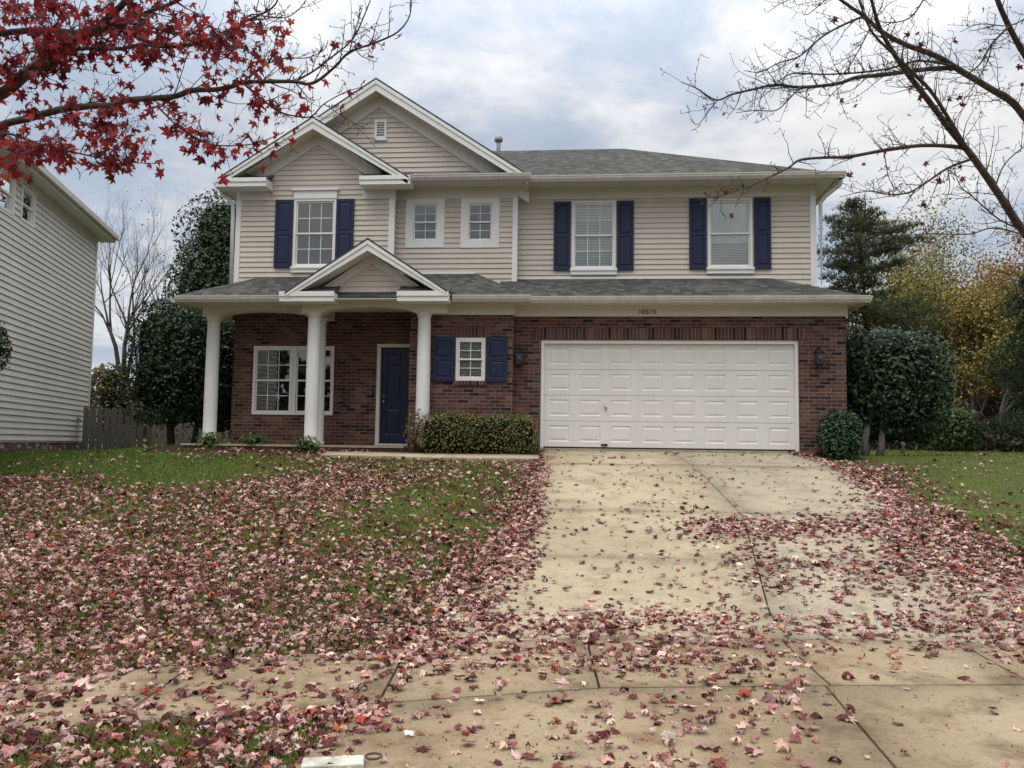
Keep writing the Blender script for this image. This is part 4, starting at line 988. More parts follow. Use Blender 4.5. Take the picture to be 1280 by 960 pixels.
# square clipped holly right of the garage
c = at(1114, 475, 16.6); b = gp(c[0], 16.4); z1 = 2.32; z0 = .28
bush('holly_tree', 'square clipped dark holly tree on bare twin stems right of the garage', 'tree', b,
     [((c[0], 16.7, (z0+z1)/2), (.91, .85, (z1-z0)/2))], 13000, .078, HOL, HW,
     trunk=[([at(1083,578,15.9)-(0,0,.05), at(1080,555,15.95), at(1087,520,16.2), at(1100,480,16.6)], [.085,.075,.06,.04]), ([at(1098,578,15.9)-(0,0,.05), at(1102,555,15.95), at(1103,520,16.3), at(1125,480,16.8)], [.075,.06,.05,.03])], power=4.0, amp=.12)
c = at(1050, 545, 15.35)
bush('round_shrub', 'small rounded evergreen shrub against the brick right of the garage door', 'shrub', gp(c[0], 15.35),
     [((c[0]+.0, 15.35, .26), (.36, .34, .46))], 3400, .05, [(.022,.05,.018),(.04,.08,.03),(.065,.11,.05)], [3,3,1], sticks=14, power=2.4)
# hedge left of the garage door
hb = gp(-2.1, 15.2)
bush('hedge', 'low boxy green hedge with rusty tips between the porch column and the garage door', 'hedge', hb,
     [((-2.55, 15.22, .22), (.55, .3, .40)), ((-1.75, 15.22, .22), (.6, .3, .39)), ((-1.2, 15.2, .20), (.32, .28, .39))], 12500, .034,
     [(.13,.135,.03),(.17,.175,.045),(.23,.22,.07),(.22,.11,.06),(.08,.09,.025)], [3,3,1.6,1.0,1.6], mat='foliage', power=3.2, sticks=70, amp=.16, depth=.35)
bush('nandina_shrub', 'sparse twiggy shrub with yellow and rusty leaves in front of the right porch column', 'shrub', gp(-3.12, 15.1),
     [((-3.12, 15.08, .28), (.19, .2, .42))], 330, .05, [(.10,.11,.03),(.20,.14,.04),(.16,.05,.03)], [3,2,2], mat='foliage', core=0, depth=.9, sticks=26)
for px, Yp, r, lab in ((262, 15.35, .22, 'small leafy green plant at the foot of the leftmost porch column'), (318, 15.4, .26, 'small yellow green plant below the porch window'), (383, 15.05, .24, 'small yellow green plant at the foot of the paired porch columns')):
    x = XY(px, Yp); bush('foundation_plant', lab, 'plant', gp(x, Yp), [((x, Yp, float(gz(x,Yp))+.14), (r, .2, .17))], 520, .05, [(.07,.12,.03),(.14,.17,.045),(.04,.07,.02)], [3,3,2], mat='foliage', core=.5, depth=.7, sticks=8, group='low plants along the porch')
# tall dark evergreen behind the left corner
c = at(268, 300, 25)
bush('evergreen_tree', 'tall dark broad evergreen tree rising behind the left corner of the house', 'tree', gp(c[0], 25),
     [((c[0], 25, 2.2), (1.55, 1.5, 2.0)), ((c[0]-.05, 25, 4.6), (1.45, 1.4, 1.9)), ((c[0]+.3, 25, 6.5), (1.15, 1.1, 1.5)), ((c[0]+1.0, 25.2, 5.2), (1.0, 1, 1.9)), ((c[0]-.75, 24.8, 3.2), (.8,.9,1.2))], 30000, .10,
     [(.018,.038,.014),(.03,.058,.02),(.05,.085,.032),(.10,.07,.02)], [3,4,2,.35], trunk=[([(c[0],25,-.2),(c[0],25,3)],[.16,.1])], power=2.2, core=.66, depth=.5, amp=.25)
# multi-stem bare tree behind the fence
c = at(158, 540, 26)
grown_tree('bare_tree', 'leafless many stemmed grey tree behind the dark picket fence', gp(c[0], 26), 10.2, .14, (.03,0,0), 4, 500, .07, [(.22,.09,.05),(.3,.16,.05)], [1,1], spread=.40, up=.13, stems=5, kids=(3,5), clump=.15, first=.40, bark='bark')
c = at(142, 490, 24)
bush('yellow_shrub', 'loose shrub with yellow and dark green leaves behind the dark picket fence', 'shrub', gp(c[0], 24),
     [((c[0], 24, .9), (.75,.6,1.35)), ((c[0]-.1, 24, 1.9), (.5,.5,.5))], 2600, .09, [(.02,.04,.015),(.04,.06,.02),(.35,.22,.04),(.22,.13,.03)], [4,3,1.4,1], mat='foliage', power=2.2, core=.5, depth=.6)
c = at(-42, 432, 13.0)
bush('clipped_tree', 'round dark green clipped tree at the left edge before the grey beige house', 'tree', gp(c[0], 13),
     [(tuple(c), (.62,.6,.62))], 4200, .06, HOL, HW, trunk=[([(c[0],13,-.8),(c[0],13,c[2]-.3)],[.05,.04])], power=2.2)

# conifer right, loose layered boughs
def conifer(name, label, base, hgt, rad, n, size, cols, w, trunkr=.14, bare=.12, droop=-.1, layers=46, flat=.5, group=None):
    B = empty(name, base, label, 'tree', group); mb = MB(); b = np.array(base); pts = [b+(0,0,-.2)]
    for k in range(1, 9): pts.append(b+np.array((rng.normal(0,.05), rng.normal(0,.05), hgt*k/8)))
    mb.tube(pts, [trunkr*(1-.9*k/8) for k in range(9)], 8); P0 = []; N0 = []
    for k in range(layers):
        f = bare+(1-bare)*((k+rng.uniform())/layers); z = hgt*f; prof = math.sin(min(1, (1-f)*1.9+.06)*math.pi/2)**.8*(.75+.25*math.sin(f*17))
        L = rad*prof*rng.uniform(.55, 1.12)+.15; a = rng.uniform(0, 6.28); d = np.array((math.cos(a), math.sin(a), .18+.35*f+droop)); s = b+(0,0,z)
        q = [s+d*L*t+np.array((0,0,-.10*L*t*t)) for t in (0,.35,.7,1)]; mb.tube(q, [.035*(1-f*.6),.025,.015,.006], 5)
        m = max(6, int(n/layers*(L/rad)))
        for t in rng.uniform(.25, 1.04, m):
            c = s+d*L*t+np.array((0,0,-.10*L*t*t)); sp = .34*L*(1.1-t)+.10
            e = c+rng.normal(0, sp, 3)*np.array((1,1,flat)); P0.append(e); N0.append((d[0]*.5, d[1]*.5, 1))
            if rng.uniform() < .16: mb.tube([c, e], [.008,.004], 3)
    P0 = np.array(P0); V, F, C = leafcloud(P0, np.array(N0), size, NEEDLE, palette(len(P0), cols, w), .5)
    mb.build('trunk', MT['bark'], B); npmesh('crown', V, F, MT['foliage'], C, B)
c = at(1080, 420, 29)
conifer('pine_tree', 'dark green pine with loose layered boughs behind the right corner of the garage', gp(c[0], 29), 8.6, 2.45, 17000, .17, [(.042,.052,.016),(.070,.082,.024),(.105,.118,.034)], [3,4,2], bare=.33, layers=85, flat=.22)
c = at(1300, 430, 34)
conifer('cedar_tree', 'dense dark evergreen cut off by the right edge at the back of the lawn', gp(c[0], 34), 7.2, 1.9, 6500, .22, [(.018,.034,.014),(.03,.05,.018),(.045,.065,.022)], [3,4,1], bare=.12, layers=70)
c = at(1190, 535, 36)
bush('round_bush', 'rounded soft green bush at the far end of the right lawn', 'shrub', gp(c[0], 36), [((c[0], 36, .85), (.95,.9,1.0))], 4200, .12, [(.035,.07,.018),(.055,.10,.025),(.08,.12,.03)], [3,3,1], mat='foliage', power=2.2)
# short post in the right lawn
c = at(1129, 560, 22.5); g = gp(c[0], 22.5); mb = MB(); mb.lathe(g, [(.05,-.1),(.05,.42),(.045,.44),(.02,.46)], 10); mb.build('post_tmp', MT['fence'])
bpy.data.objects['post_tmp'].name = 'wooden_stake'; tag(bpy.data.objects['wooden_stake'], 'short weathered wooden stake standing in the right lawn', 'stake')

# woods behind the right lawn: every tree its own
YG = [(.36,.29,.06),(.23,.21,.06),(.13,.145,.04),(.30,.16,.06),(.08,.095,.03)]
woods = [ # px of trunk, distance, height, leaves, palette weights, label, spread
 (1108, 44, 8.0, 2600, [1,2,3,0,3], 'thin olive green tree half hidden behind the pine'),
 (1135, 47, 9.5, 1500, [2,1,1,1,1], 'slender nearly bare tree with sparse yellow leaves right of the pine'),
 (1152, 42, 8.2, 2100, [3,2,1,1,1], 'yellow green tree above the right edge of the square holly'),
 (1170, 50, 10.6, 2000, [2,3,2,0,1], 'tall thin tree with pale yellow green crown in the middle of the woods'),
 (1186, 44, 6.2, 3200, [4,2,1,2,0], 'low golden yellow tree behind the round bush'),
 (1200, 48, 11.2, 2200, [3,2,1,1,0], 'tallest yellow crowned tree in the woods'),
 (1216, 41, 7.4, 3000, [4,1,1,2,0], 'golden tree right of the round bush'),
 (1232, 46, 10.2, 2000, [2,2,2,1,1], 'thin trunked tree with mixed green and yellow leaves'),
 (1248, 40, 5.4, 3600, [1,3,4,0,2], 'low olive green tree near the right edge'),
 (1262, 45, 9.6, 2600, 'red', 'tree with a red and orange crown near the right edge'),
 (1278, 42, 6.6, 3200, [2,3,3,1,1], 'leafy green and yellow tree at the right edge'),
 (1296, 49, 11.0, 2600, [3,2,1,2,0], 'tall yellow tree cut off by the right edge'),
 (1028, 45, 8.4, 1600, 'red', 'rusty red tree showing between the house corner and the pine'),
 (1060, 52, 6.0, 2200, [1,2,4,0,2], 'green tree standing behind the trunk of the pine'),
 (1330, 44, 9.0, 2200, [1,2,3,1,2], 'green tree just beyond the right edge of the woods'),
]
for px, Yd, h, nl, w, lab in woods:
    c = at(px, 555, Yd); cols = YG
    if w == 'red': cols = [(.42,.085,.05),(.33,.14,.06),(.24,.17,.06),(.13,.13,.04)]; w = [3,2,1,1]
    grown_tree('woodland_tree', lab, gp(c[0], Yd), h*1.18, .075+.005*h, (rng.normal(0,.05),0,0), 3, int(nl*2.6), .135, cols, w, spread=.45, up=.16, kids=(3,5), clump=.48, first=.45, bark='greybark', group='trees of the woods behind the right lawn')
# undergrowth of the woods
n = 85000; px = rng.uniform(1000, 1500, n); Yd = rng.uniform(38, 56, n); d = np.array([XY(p, 1.0) for p in np.linspace(1000, 1500, 60)]); X = np.interp(px, np.linspace(1000, 1500, 60), d)*Yd
hh = (1.3+.8*np.sin(X*.9)*np.sin(X*.37+2)+.5*np.sin(X*2.3)).clip(.4, 3)+ (Yd-38)*.30; z = gz(X, Yd)+hh*rng.uniform(0, 1, n)**1.2
V, F, C = leafcloud(np.stack([X, Yd, z], 1), rng.normal(0, 1, (n, 3)), .20, OVAL, palette(n, [(.085,.062,.038),(.055,.06,.026),(.15,.12,.045),(.03,.038,.018),(.10,.045,.028)], [3,3,1.2,4,.5]))
tag(npmesh('undergrowth', V, F, MT['foliage'], C), 'tangled brown and olive undergrowth below the woodland trees', kind='stuff')
n = 22000; X = rng.uniform(-60, 70, n); Yd = rng.uniform(70, 78, n); z = rng.uniform(0, 1, n)**1.25*(5.5+1.2*np.sin(X*.5)+.8*np.sin(X*1.7)+np.clip((X-15)/6, 0, 1)*3.5)
V, F, C = leafcloud(np.stack([X, Yd, z], 1), rng.normal(0, 1, (n, 3)), .75, OVAL, palette(n, [(.10,.08,.05),(.07,.07,.035),(.15,.11,.05),(.04,.05,.025)], [3,3,1.2,2]))
tag(npmesh('far_woods', V, F, MT['foliage'], C), 'continuous brown wood far behind the houses', kind='stuff')

n = 16000; X = rng.uniform(-75, 75, n); Yd = rng.uniform(-38, -32, n); z = rng.uniform(0, 1, n)**.9*(11.5+2.2*np.sin(X*.33)+1.3*np.sin(X*.9)+.8*np.sin(X*2.1)); z = z+gz(X, Yd)  # unseen tree belt added to block low sky and darken window reflections
V, F, C = leafcloud(np.stack([X, Yd, z], 1), rng.normal(0, 1, (n, 3)), 1.1, OVAL, palette(n, [(.05,.045,.03),(.04,.05,.025),(.10,.07,.04)], [3,3,1.2]))
tag(npmesh('added_woods_behind_viewer', V, F, MT['foliage'], C), 'unseen wood added behind the viewer to darken the porch and window reflections', kind='stuff')
# ------------------------------------------------------------------ foreground maples
def spline(pts, k=4):
    pts = np.array(pts, float); out = []
    for i in range(len(pts)-1):
        p0, p1, p2, p3 = pts[max(i-1,0)], pts[i], pts[i+1], pts[min(i+2, len(pts)-1)]
        for t in np.arange(0, 1, 1/k): out.append(.5*((2*p1)+(-p0+p2)*t+(2*p0-5*p1+4*p2-p3)*t*t+(-p0+3*p1-3*p2+p3)*t**3))
    out.append(pts[-1]); return np.array(out)
def maple(name, label, base, fork, limbs, rad_root, twig_len, leaf_fn, cols, w, d0, tw_per_m, lsize):
    B = empty(name, base, label, 'tree'); mb = MB(); b = np.array(base)
    mb.tube(spline([b-(0,0,.2), b+(0,0,.25), (b+fork)/2+(.04,-.05,0), fork], 4), np.interp(np.linspace(0,1,13), [0,.12,1], [rad_root*1.5, rad_root*1.1, rad_root*.8]), 12)
    tw = MB(); LP = []; nodes = []
    for (pts, r0, r1, dep) in limbs:
        q = [P(x, y, dep[0]+(dep[1]-dep[0])*i/(len(pts)-1)) for i, (x, y) in enumerate(pts)]
        if r0 > .0259: q = [fork]+q
        s = spline(q, 4); rr = np.linspace(r0, r1, len(s)); rr[0:1] *= 1.15
        mb.tube(s, rr*(1+rng.normal(0,.03,len(s))), 8)
        seg = np.linalg.norm(np.diff(s, axis=0), axis=1); Ltot = seg.sum(); cum = np.concatenate([[0], np.cumsum(seg)])
        for t in np.sort(rng.uniform(.12 if r0 > .03 else .03, 1, int(Ltot*tw_per_m)+2)):
            i = min(len(s)-2, int(np.searchsorted(cum, t*Ltot))-1); i = max(i, 0); p = s[i]; tg = (s[i+1]-s[i]); tg /= np.linalg.norm(tg)+1e-9
            a = rng.normal(0, 1, 3); a[2] += .35; a -= a@tg*tg; a /= np.linalg.norm(a); an = rng.uniform(.5, 1.1); dd = tg*math.cos(an)+a*math.sin(an)
            L = twig_len*rng.uniform(.25, 1.0)**1.4*min(1, .45+rr[i]/.012*.4); q = [p]; d = dd; n = 5; rt = min(rr[i]*.6, .0042)*rng.uniform(.7,1.1)
            for k in range(n): d = d+rng.normal(0, .16, 3)+np.array((0,0,.06)); d /= np.linalg.norm(d); q.append(q[-1]+d*L/n)
            tw.tube(q, np.linspace(rt, .0014, n+1), 4); nodes += q[1:]
            for k in range(1, n+1):
                if rng.uniform() < .75:
                    a = rng.normal(0, 1, 3); a[2] += .4; a -= a@d*.7*d; a /= np.linalg.norm(a); l2 = L*rng.uniform(.08, .34); e = q[k]+a*l2; tw.tube([q[k], (q[k]+e)/2+rng.normal(0,.006,3), e], [.0024,.0018,.0012], 3)
                    nodes.append(e)
                    if rng.uniform() < .5: tw.lathe(e-(0,0,.004), [(.0018,0),(.0034,.004),(.0012,.010)], 4)
        nodes += list(s[len(s)//6:])
    mb.build('trunk', MT['bark'], B)
    nodes = np.array(nodes); pr = leaf_fn(nodes); cnt = rng.poisson(pr); ix = np.repeat(np.arange(len(nodes)), cnt); n = len(ix)
    off = rng.normal(0, .038, (n, 3)); off[:, 2] -= .045; pos = nodes[ix]+off
    nr = rng.normal(0, .75, (n, 3)); nr[:, 2] += .35; nr[:, 1] -= .45; rot = basis_from(nr, rng.uniform(0, 6.28, n))
    # leaves hang: tip (x axis) bends towards the ground
    x = rot[:, :, 0]; x[:, 2] -= .9; x /= np.linalg.norm(x, axis=1, keepdims=True); z = rot[:, :, 2]; z = z-(z*x).sum(1, keepdims=True)*x; z /= np.linalg.norm(z, axis=1, keepdims=True); rot = np.stack([x, np.cross(z, x), z], 2)
    V, F, C = inst(SHARP, pos, rot, lsize*rng.uniform(.65, 1.2, n), palette(n, cols, w)); npmesh('leaves', V, F, MT['treeleaf'], C, B)
    for i in range(0, n):
        a, e = nodes[ix[i]], pos[i]-rot[i, :, 0]*lsize*.3; tw.tube([a, e], [.0011,.0009], 3)
    tw.build('twigs', MT['twig'], B)
    print(name, n, 'leaves')

DL = 5.2
left = [
 ([(-60,150),(4,116),(32,93),(63,70),(84,57),(118,38),(135,23),(158,0),(185,-35)], .042, .016, (5.6,5.0)),
 ([(32,95),(55,85),(74,72),(99,61),(148,61),(175,56),(210,59),(250,52),(290,40)], .018, .005, (5.4,4.8)),
 ([(-70,60),(0,42),(60,38),(110,41),(150,36),(180,50),(210,58),(240,56),(268,46),(300,30),(340,10),(350,-10)], .026, .004, (5.8,5.2)),
 ([(118,38),(150,28),(185,15),(220,2),(250,-20)], .015, .008, (5.22,4.9)),
 ([(150,30),(175,30),(210,40),(240,42),(270,45),(295,55),(330,78)], .009, .003, (5.0,4.7)),
 ([(-70,185),(0,157),(35,148),(75,137),(110,133),(145,131),(160,125),(215,121),(240,113),(270,112),(290,108),(303,103),(335,102),(368,102),(385,105),(400,99),(420,82),(437,65),(470,53),(497,40),(512,20),(514,-4)], .026, .0024, (5.2,4.6)),
 ([(368,102),(390,90),(410,75),(440,50),(455,20),(463,0)], .006, .003, (4.85,4.7)),
 ([(437,65),(443,40),(453,10)], .004, .002, (4.7,4.6)),
 ([(303,103),(325,122),(350,140),(375,146),(390,145),(405,130),(430,116),(455,108)], .007, .002, (4.95,4.6)),
 ([(405,130),(425,143),(450,158),(462,160)], .003, .0016, (4.7,4.6)),
 ([(308,98),(330,83),(340,70),(348,40),(352,25)], .006, .002, (4.95,4.9)),
 ([(333,80),(355,73),(385,72),(405,62),(410,50)], .004, .0018, (4.95,4.8)),
 ([(268,46),(300,30),(315,18),(340,22),(360,21),(375,10),(385,-5)], .006, .002, (5.3,5.0)),
 ([(-30,170),(0,168),(15,168),(50,180),(100,192),(130,198),(165,203),(205,205)], .009, .0018, (5.2,4.8)),
 ([(197,133),(225,160),(260,180),(310,181),(340,172),(355,165)], .006, .002, (4.95,4.7)),
 ([(75,137),(105,155),(135,168),(170,180)], .006, .002, (5.1,4.8)),
 ([(60,38),(40,20),(15,8),(-20,-5)], .008, .003, (5.5,5.7)),
 ([(-60,150),(-30,110),(-5,90),(20,70),(60,62),(100,68)], .010, .003, (5.6,5.2)),
 ([(63,70),(60,45),(75,22),(70,-5)], .008, .003, (5.3,5.0)),
 ([(-70,185),(-40,205),(-10,205),(20,190),(50,186)], .010, .002, (5.2,4.8)),
]
def lf_left(nd):
    v = nd-np.array(EYE); dz = v@_f; x = 640+FOC*(v@CR)/dz; y = 480-FOC*(v@CU)/dz
    a = np.interp(x, [-100, 40, 150, 235, 300, 335, 375, 600], [.60, .54, .50, .52, .40, .16, .03, .012])
    a *= np.where((y > 60) & (y < 118) & (x > 95) & (x < 250), .45, 1)*np.where((y < 25) & (x > 200), .35, 1)
    return a*1.0
LC = [(.27,.026,.034),(.37,.040,.044),(.15,.016,.024),(.46,.065,.05),(.50,.11,.05)]; LW = [4,4,3,1.2,.35]
bl = P(-260, 700, 6.2); base = gp(bl[0], bl[1]); fork = P(-190, 250, 6.0)
maple('maple_tree', 'maple with deep red leaves reaching in from the upper left corner', base, fork, left, .13, .42, lf_left, LC, LW, DL, 20, .074)
right = [
 ([(1340,360),(1280,290),(1250,245),(1215,195),(1190,165),(1160,125),(1133,90),(1110,55),(1098,30),(1088,-5)], .034, .010, (6.4,5.6)),
 ([(1215,197),(1188,152),(1162,112),(1125,75),(1090,40),(1072,-5)], .016, .006, (6.05,5.6)),
 ([(1345,230),(1280,145),(1262,125),(1240,112),(1200,88),(1170,70),(1130,55),(1100,38),(1080,20),(1065,10),(1040,-8)], .0335, .010, (6.8,6.0)),
 ([(1196,85),(1165,86),(1130,90),(1100,94),(1070,97),(1045,105),(1000,109),(970,106),(940,112),(915,118),(895,125),(870,110),(852,103)], .020, .0025, (6.48,5.4)),
 ([(1000,109),(985,125),(970,138),(945,138),(920,141)], .006, .002, (5.92,5.5)),
 ([(1190,82),(1150,76),(1110,86),(1070,91),(1030,93),(990,92),(970,105)], .010, .0035, (6.42,5.8)),
 ([(897,125),(885,140),(872,156),(862,148)], .004, .0016, (5.5,5.4)),
 ([(1208,186),(1190,183),(1150,182),(1105,188),(1060,196),(1030,197),(1000,200),(985,210),(960,222),(930,235),(900,245),(880,247)], .017, .002, (6.16,5.2)),
 ([(1217,198),(1185,210),(1155,230),(1135,241),(1110,243),(1085,239),(1050,246)], .010, .002, (6.13,5.5)),
 ([(1385,250),(1330,150),(1285,75),(1270,50),(1255,20),(1245,-5)], .030, .018, (6.6,6.2)),
 ([(1262,32),(1240,55),(1225,80),(1205,95)], .009, .004, (6.3,6.2)),
 ([(1240,55),(1235,75),(1222,100),(1205,125),(1190,135)], .006, .002, (6.3,6.0)),
 ([(1290,18),(1262,32),(1225,30),(1200,40)], .006, .002, (6.3,6.0)),
 ([(1080,20),(1050,33),(1025,48),(1000,70),(975,78),(950,90),(930,88)], .009, .002, (6.16,5.5)),
 ([(1290,292),(1250,275),(1215,245),(1200,232),(1190,205)], .007, .002, (6.32,6.0)),
 ([(1300,300),(1245,285),(1210,293),(1160,292),(1120,296)], .007, .002, (6.33,5.8)),
 ([(1157,-5),(1140,20),(1120,28),(1100,27)], .006, .003, (6.0,5.9)),
 ([(1244,234),(1256,205),(1285,180),(1320,160)], .006, .003, (6.2,6.4)),
 ([(1090,30),(1075,60),(1060,85),(1045,100)], .005, .002, (5.9,5.7)),
 ([(1045,105),(1052,130),(1060,150)], .003, .0015, (5.9,5.8)),
 ([(1040,-8),(985,0),(960,15),(955,10)], .003, .0015, (5.9,5.8)),
 ([(1040,-8),(1010,18),(1002,12)], .004, .0015, (5.9,5.8)),
 ([(1105,190),(1112,225),(1125,240)], .004, .002, (5.8,5.8)),
 ([(1185,212),(1187,235),(1180,258)], .004, .002, (5.9,5.8)),
]
br = P(1560, 700, 7.4); base = gp(br[0], br[1]); fork = P(1450, 400, 7.0)
lf_right = lambda nd: np.full(len(nd), .009)
maple('bare_maple', 'nearly leafless maple with dark limbs reaching in from the upper right', base, fork, right, .15, .46, lf_right, [(.14,.02,.02),(.06,.02,.02),(.22,.04,.03)], [2,2,1], 6, 19, .062)

# ------------------------------------------------------------------ grass
def on_paving(x, y):
    dv = (y > wb(x)-.02) & (y < 15.9) & (x > dl(y)-.0) & (x < dr(y)+.0)
    sw = (y > wf(x)) & (y < wb(x)) ; ap = (y <= wf(x)+.02) & (x > dl(y)) & (x < dr(y))
    wk = (y > 14.40) & (y < 14.9) & (x > -4.7) & (x < -.5)
    bed = (y > 14.9) & (x > -8.3) & (x < 6)
    return dv | sw | ap | wk | bed
def noise2(x, y, s, seed):
    r = np.random.default_rng(seed); v = 0
    for k in range(6):
        a = r.uniform(0, 6.28); f = s*(1.0+.55*k); v = v+np.sin(x*f*math.cos(a)+y*f*math.sin(a)+r.uniform(0, 6.28))/(1+.35*k)
    return v/2.6
def inview(x, y, m=1.18):
    vx = (x*CR[0]+y*CR[1]); vz = x*_f[0]+y*_f[1]; return (vz > 2.2) & (np.abs(vx/np.maximum(vz, .1)) < .62*m)
def grass(name, label, n, x0, x1, y0, y1, h0, wid, dens_pow=1.3):
    x = rng.uniform(x0, x1, n*3); y = rng.uniform(y0, y1, n*3)
    d = np.hypot(x, y); keep = inview(x, y) & ~on_paving(x, y) & (rng.uniform(0, 1, len(x)) < (4.0/np.maximum(d, 4))**dens_pow)
    x, y, d = x[keep][:n], y[keep][:n], d[keep][:n]; m = len(x)
    z = gz(x, y); p = np.stack([x, y, z], 1); a = rng.uniform(0, 6.28, m); lean = rng.normal(0, .45, (m, 2)); k = 1+d*.055
    patch = noise2(x, y, .8, 3); h = h0*rng.uniform(.5, 1.3, m)*(1+.25*patch); w = wid*k*rng.uniform(.7, 1.3, m)
    ax = np.stack([np.cos(a), np.sin(a), 0*a], 1)*w[:, None]; L = np.stack([lean[:, 0], lean[:, 1], np.ones(m)], 1)*h[:, None]
    V = np.stack([p-ax, p+ax, p+L*.55+ax*.6, p+L*.55-ax*.6, p+L+np.stack([lean[:,0], lean[:,1], -np.abs(lean[:,0])*.6], 1)*h[:, None]*.4], 1).reshape(-1, 3)
    i = np.arange(m)[:, None]*5; F = np.concatenate([i+np.array([[0,1,2]]), i+np.array([[0,2,3]]), i+np.array([[3,2,4]])])
    g = palette(m, [(.11,.15,.022),(.15,.20,.032),(.20,.235,.05),(.30,.25,.10),(.075,.10,.02)], [4,3,1.5,1.0,2], .15)
    dry = (noise2(x, y, .9, 8) > .35) & (x > -4) & (x < 0) & (y > 9); g = np.where(dry[:, None], g*np.array((1.35,1.0,1.1)), g)
    lush = (x < -6) & (y > 12); g = np.where(lush[:, None], g*np.array((.85,1.1,.9)), g)
    tag(npmesh(name, V, F, MT['grass'], np.repeat(g, 5, 0)), label, kind='stuff')
grass('lawn_grass', 'short green grass of the left lawn', 210000, -13, -.6, 5, 15.1, .055, .0026)
grass('lawn_grass', 'grass of the right lawn beside the driveway', 90000, 3.9, 22, 7.5, 26, .045, .003)
grass('lawn_grass', 'grass strip between the sidewalk and the street', 30000, -4.5, -1.2, 2.8, 5, .05, .0024)
grass('lawn_grass', 'side yard grass between the two houses', 30000, -14, -7.8, 15, 21, .045, .003)
grass('lawn_grass', 'far grass of the right lawn', 60000, 5, 42, 26, 46, .06, .005, .6)

# ------------------------------------------------------------------ fallen leaves
PC = [(.56,.36,.31),(.40,.215,.195),(.66,.46,.40),(.20,.075,.062),(.075,.015,.018),(.13,.04,.032),(.34,.05,.035),(.52,.17,.06),(.30,.17,.10),(.74,.58,.47)]
PW = [4.2,5.0,1.5,4.2,2.6,3.2,.55,.2,3.0,.35]
PWD = [4,5,1.3,4.2,3.2,2.8,.6,.15,1.6,.4]
def gauss(x, y, cx, cy, sx, sy, a=1.0, th=0):
    u = (x-cx)*math.cos(th)+(y-cy)*math.sin(th); v = -(x-cx)*math.sin(th)+(y-cy)*math.cos(th); return a*np.exp(-.5*((u/sx)**2+(v/sy)**2))
def dens_lawn(x, y):
    n = noise2(x, y, 1.1, 21)*.5+noise2(x, y, 3.2, 5)*.35
    d = np.interp(y, [3, 7, 9.6, 11.0, 12.6, 15.2], [.92, .86, .66, .38, .22, .14])
    d = d+gauss(x, y, -3.9, 11.9, .8, 1.0, .5)+gauss(x, y, -9, 11.2, 2.2, .8, .35)
    d = d-gauss(x, y, -2.4, 10.3, 1.0, 1.3, .38)-gauss(x, y, -2.0, 8.2, .8, .9, .12)-gauss(x, y, -3.2, 6.9, .9, .3, .25)-gauss(x, y, -1.9, 7.6, .4, .35, .4)-gauss(x, y, -6.4, 12.6, 1.2, 1.0, .35)
    d = np.where((x < -7.4) & (y > 12.7), .03, d)
    edge = dl(y)-x; d = d+np.where((y > 6.5) & (edge < 1.0), 1.2*np.exp(-(edge/.22)**2), 0)
    right = x > 3.5
    er = x-dr(y); d = np.where(right, 1.25*np.exp(-(np.maximum(er, 0)/.62)**2)*np.interp(y, [6,9,12,15], [1,.95,.7,.35])+.10*np.exp(-er/2.5)*.35+.008, d)
    d = np.where((y < 5.0) & (x < -1), .78, d)
    return (d*(1+.75*n)).clip(0, 1.25)
def dens_drive(x, y):
    n = noise2(x, y, 1.4, 33)*.5+noise2(x, y, 4.0, 35)*.5
    e = x-dl(y); er = dr(y)-x
    d = .022+0*x
    d = d+1.3*np.exp(-(e/np.interp(y, [6.5,8,11,15], [.42,.30,.16,.10]))**2)*np.interp(y, [6.5,14,15.6], [1,1,.3])
    d = d+1.0*np.exp(-((y-(wb(x)+.30))/.30)**2)*(.8+.5*n)                # windrow along the back of the walk
    d = d+1.15*np.exp(-(er/np.interp(y, [6.5,9,12,14], [1.0,.85,.45,.2]))**2)
    d = d+gauss(x, y, 2.9, 10.3, .95, .30, .8)+gauss(x, y, 3.6, 9.4, .8, .8, .45)+gauss(x, y, 2.3, 8.6, .8, .35, .28)+gauss(x, y, 1.9, 10.2, .5, .35, .5)+gauss(x, y, 1.75, 9.2, .22, 1.2, .2)+gauss(x, y, 2.6, 8.2, 1.0, .5, .15)
    return (d*(1+.7*n)).clip(0, 1.3)
def dens_walk(x, y):
    n = noise2(x, y, 1.9, 41)*.5+noise2(x, y, 4.5, 45)*.5
    d = .035+gauss(x, y, .9, 5.95, .5, .35, .55)+gauss(x, y, -.9, 6.0, .9, .35, .7)+gauss(x, y, 0.7, 4.9, .4, .45, .40)+gauss(x, y, -1.0, 4.5, .35, .3, .25)+gauss(x, y, 3.2, 6.5, 1.4, .2, .5)
    d = d+.8*np.exp(-((wb(x)-y)/.22)**2)*np.interp(x, [-2,-.5,.5,4], [1,.9,.25,.35])
    d = d+np.where(x < -1.1, np.interp(x, [-3,-1.1], [1.0,.35])*(.55+.9*np.abs((y-(wf(x)+wb(x))/2))/.6), 0)+.9*np.exp(-((x-dl(y))/.16)**2)*(y < 4.8)
    d = d+gauss(x, y, .35, 4.25, .5, .25, .3)
    return (d*(1+.9*n)).clip(0, 1.2)
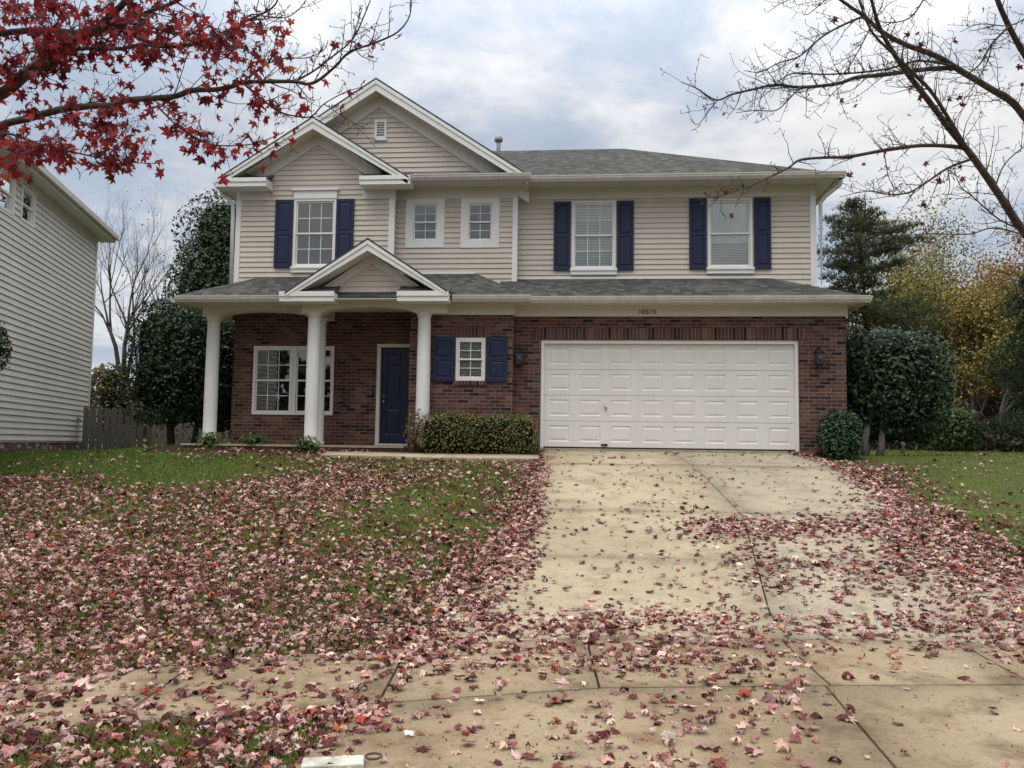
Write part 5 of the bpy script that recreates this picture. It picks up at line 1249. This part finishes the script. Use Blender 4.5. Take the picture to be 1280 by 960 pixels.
def scatter_leaves(name, label, region, dens, per_m2, box, lift, weights, tilt, size=.078, tpls=DRY):
    x0, x1, y0, y1 = box; N = int((x1-x0)*(y1-y0)*per_m2); x = rng.uniform(x0, x1, N); y = rng.uniform(y0, y1, N)
    k = region(x, y) & inview(x, y) & (rng.uniform(0, 1.0, N) < dens(x, y)); x, y = x[k], y[k]; n = len(x)
    z = gz(x, y)+lift(x, y)+rng.uniform(.004, .022, n); nr = np.stack([rng.normal(0, tilt, n), rng.normal(0, tilt, n), np.where(rng.uniform(0,1,n) < .78, 1, -1)*np.ones(n)], 1)
    rot = basis_from(nr, rng.uniform(0, 6.28, n)); sc = size*rng.lognormal(-.12, .28, n).clip(.4, 1.7)
    V, F, C = inst(tpls, np.stack([x, y, z], 1), rot, sc, palette(n, PC, weights, .2))
    o = npmesh(name, V, F, MT['leaf'], C); tag(o, label, kind='stuff'); print(name, n)
lawnr = lambda x, y: ~on_paving(x, y) | ((y > 14.9) & (y < 15.6) & (x < -4))
scatter_leaves('fallen_leaves', 'pink and maroon fallen leaves covering the left lawn', lawnr, dens_lawn, 690, (-12.5,-.6,4.6,15.4), lambda x, y: .018+0*x, PW, .42)
scatter_leaves('fallen_leaves', 'fallen leaves on the grass strip by the street', lawnr, dens_lawn, 700, (-4.6,-1.2,2.9,5.0), lambda x, y: .02+0*x, PW, .42)
scatter_leaves('fallen_leaves', 'fallen leaves on the grass right of the driveway', lawnr, dens_lawn, 480, (3.5,12,6.8,17), lambda x, y: .018+0*x, PW, .4)
isdrive = lambda x, y: (y > wb(x)) & (y < 15.7) & (x > dl(y)) & (x < dr(y))
scatter_leaves('fallen_leaves', 'maroon and pink leaves drifted over the driveway', isdrive, dens_drive, 560, (-1.5,4.8,6,15.7), lambda x, y: .033+0*x, PWD, .22, .076, DRY+FLATM)
iswalk = lambda x, y: ((y > wf(x)) & (y <= wb(x))) | ((y <= wf(x)) & (x > dl(y)) & (x < dr(y)))
scatter_leaves('fallen_leaves', 'scattered leaves on the sidewalk and driveway apron', iswalk, dens_walk, 330, (-6,7,2.6,7), lambda x, y: .034+0*x, PWD, .2, .078, DRY+FLATM)

def crumbs():
    N = 60000; x = rng.uniform(-2.2, 5.5, N); y = rng.uniform(2.8, 15.5, N); pav = isdrive(x, y) | iswalk(x, y)
    k = pav & inview(x, y) & (rng.uniform(0, 1, N) < .10+.5*np.where(isdrive(x, y), dens_drive(x, y), dens_walk(x, y))*(1+.0*x)); x, y = x[k], y[k]; n = len(x)
    nr = np.stack([rng.normal(0,.3,n), rng.normal(0,.3,n), np.ones(n)], 1)
    V, F, C = inst(OVAL, np.stack([x, y, gz(x, y)+.039+rng.uniform(0,.003,n)], 1), basis_from(nr, rng.uniform(0,6.28,n)), rng.uniform(.006,.022,n), palette(n, [(.10,.045,.03),(.20,.11,.07),(.05,.025,.02),(.30,.19,.14)], [3,3,3,1]))
    tag(npmesh('leaf_crumbs', V, F, MT['leaf'], C), 'crumbled leaf bits and stems strewn over the concrete', kind='stuff')
crumbs()
# ------------------------------------------------------------------ small things at the kerb
def plank():
    p = np.array(P(446, 952, 4.42)); g = float(gz(-1.12, 4.12))+.05
    B = empty('weathered_board', (-1.15, 4.1, g-.02), 'pale weathered board end with a rusty ring lying on the apron at the bottom edge', 'board')
    U = np.array((.97, .24, 0)); U /= np.linalg.norm(U); N = np.array((U[1], -U[0], 0)); O = np.array((-1.33, 3.955, g-.012))
    m = MB(); m.obox(O, U, N, 0, .29, -.05, .07, -.01, .022); m.build('board', MT['plank'], B, .006)
    m = MB(); c = O+U*.335+np.array((0,0,.03)); pts = [c+U*.038*math.cos(a)+N*.038*math.sin(a) for a in np.linspace(0, 2*math.pi, 20)]; m.tube(pts, .006, 6); m.build('ring', simple('rusty iron', (.12,.07,.045), .8, .3, 30), B)
plank()
# red leaves that stand out on the near lawn are part of the leaf cover above
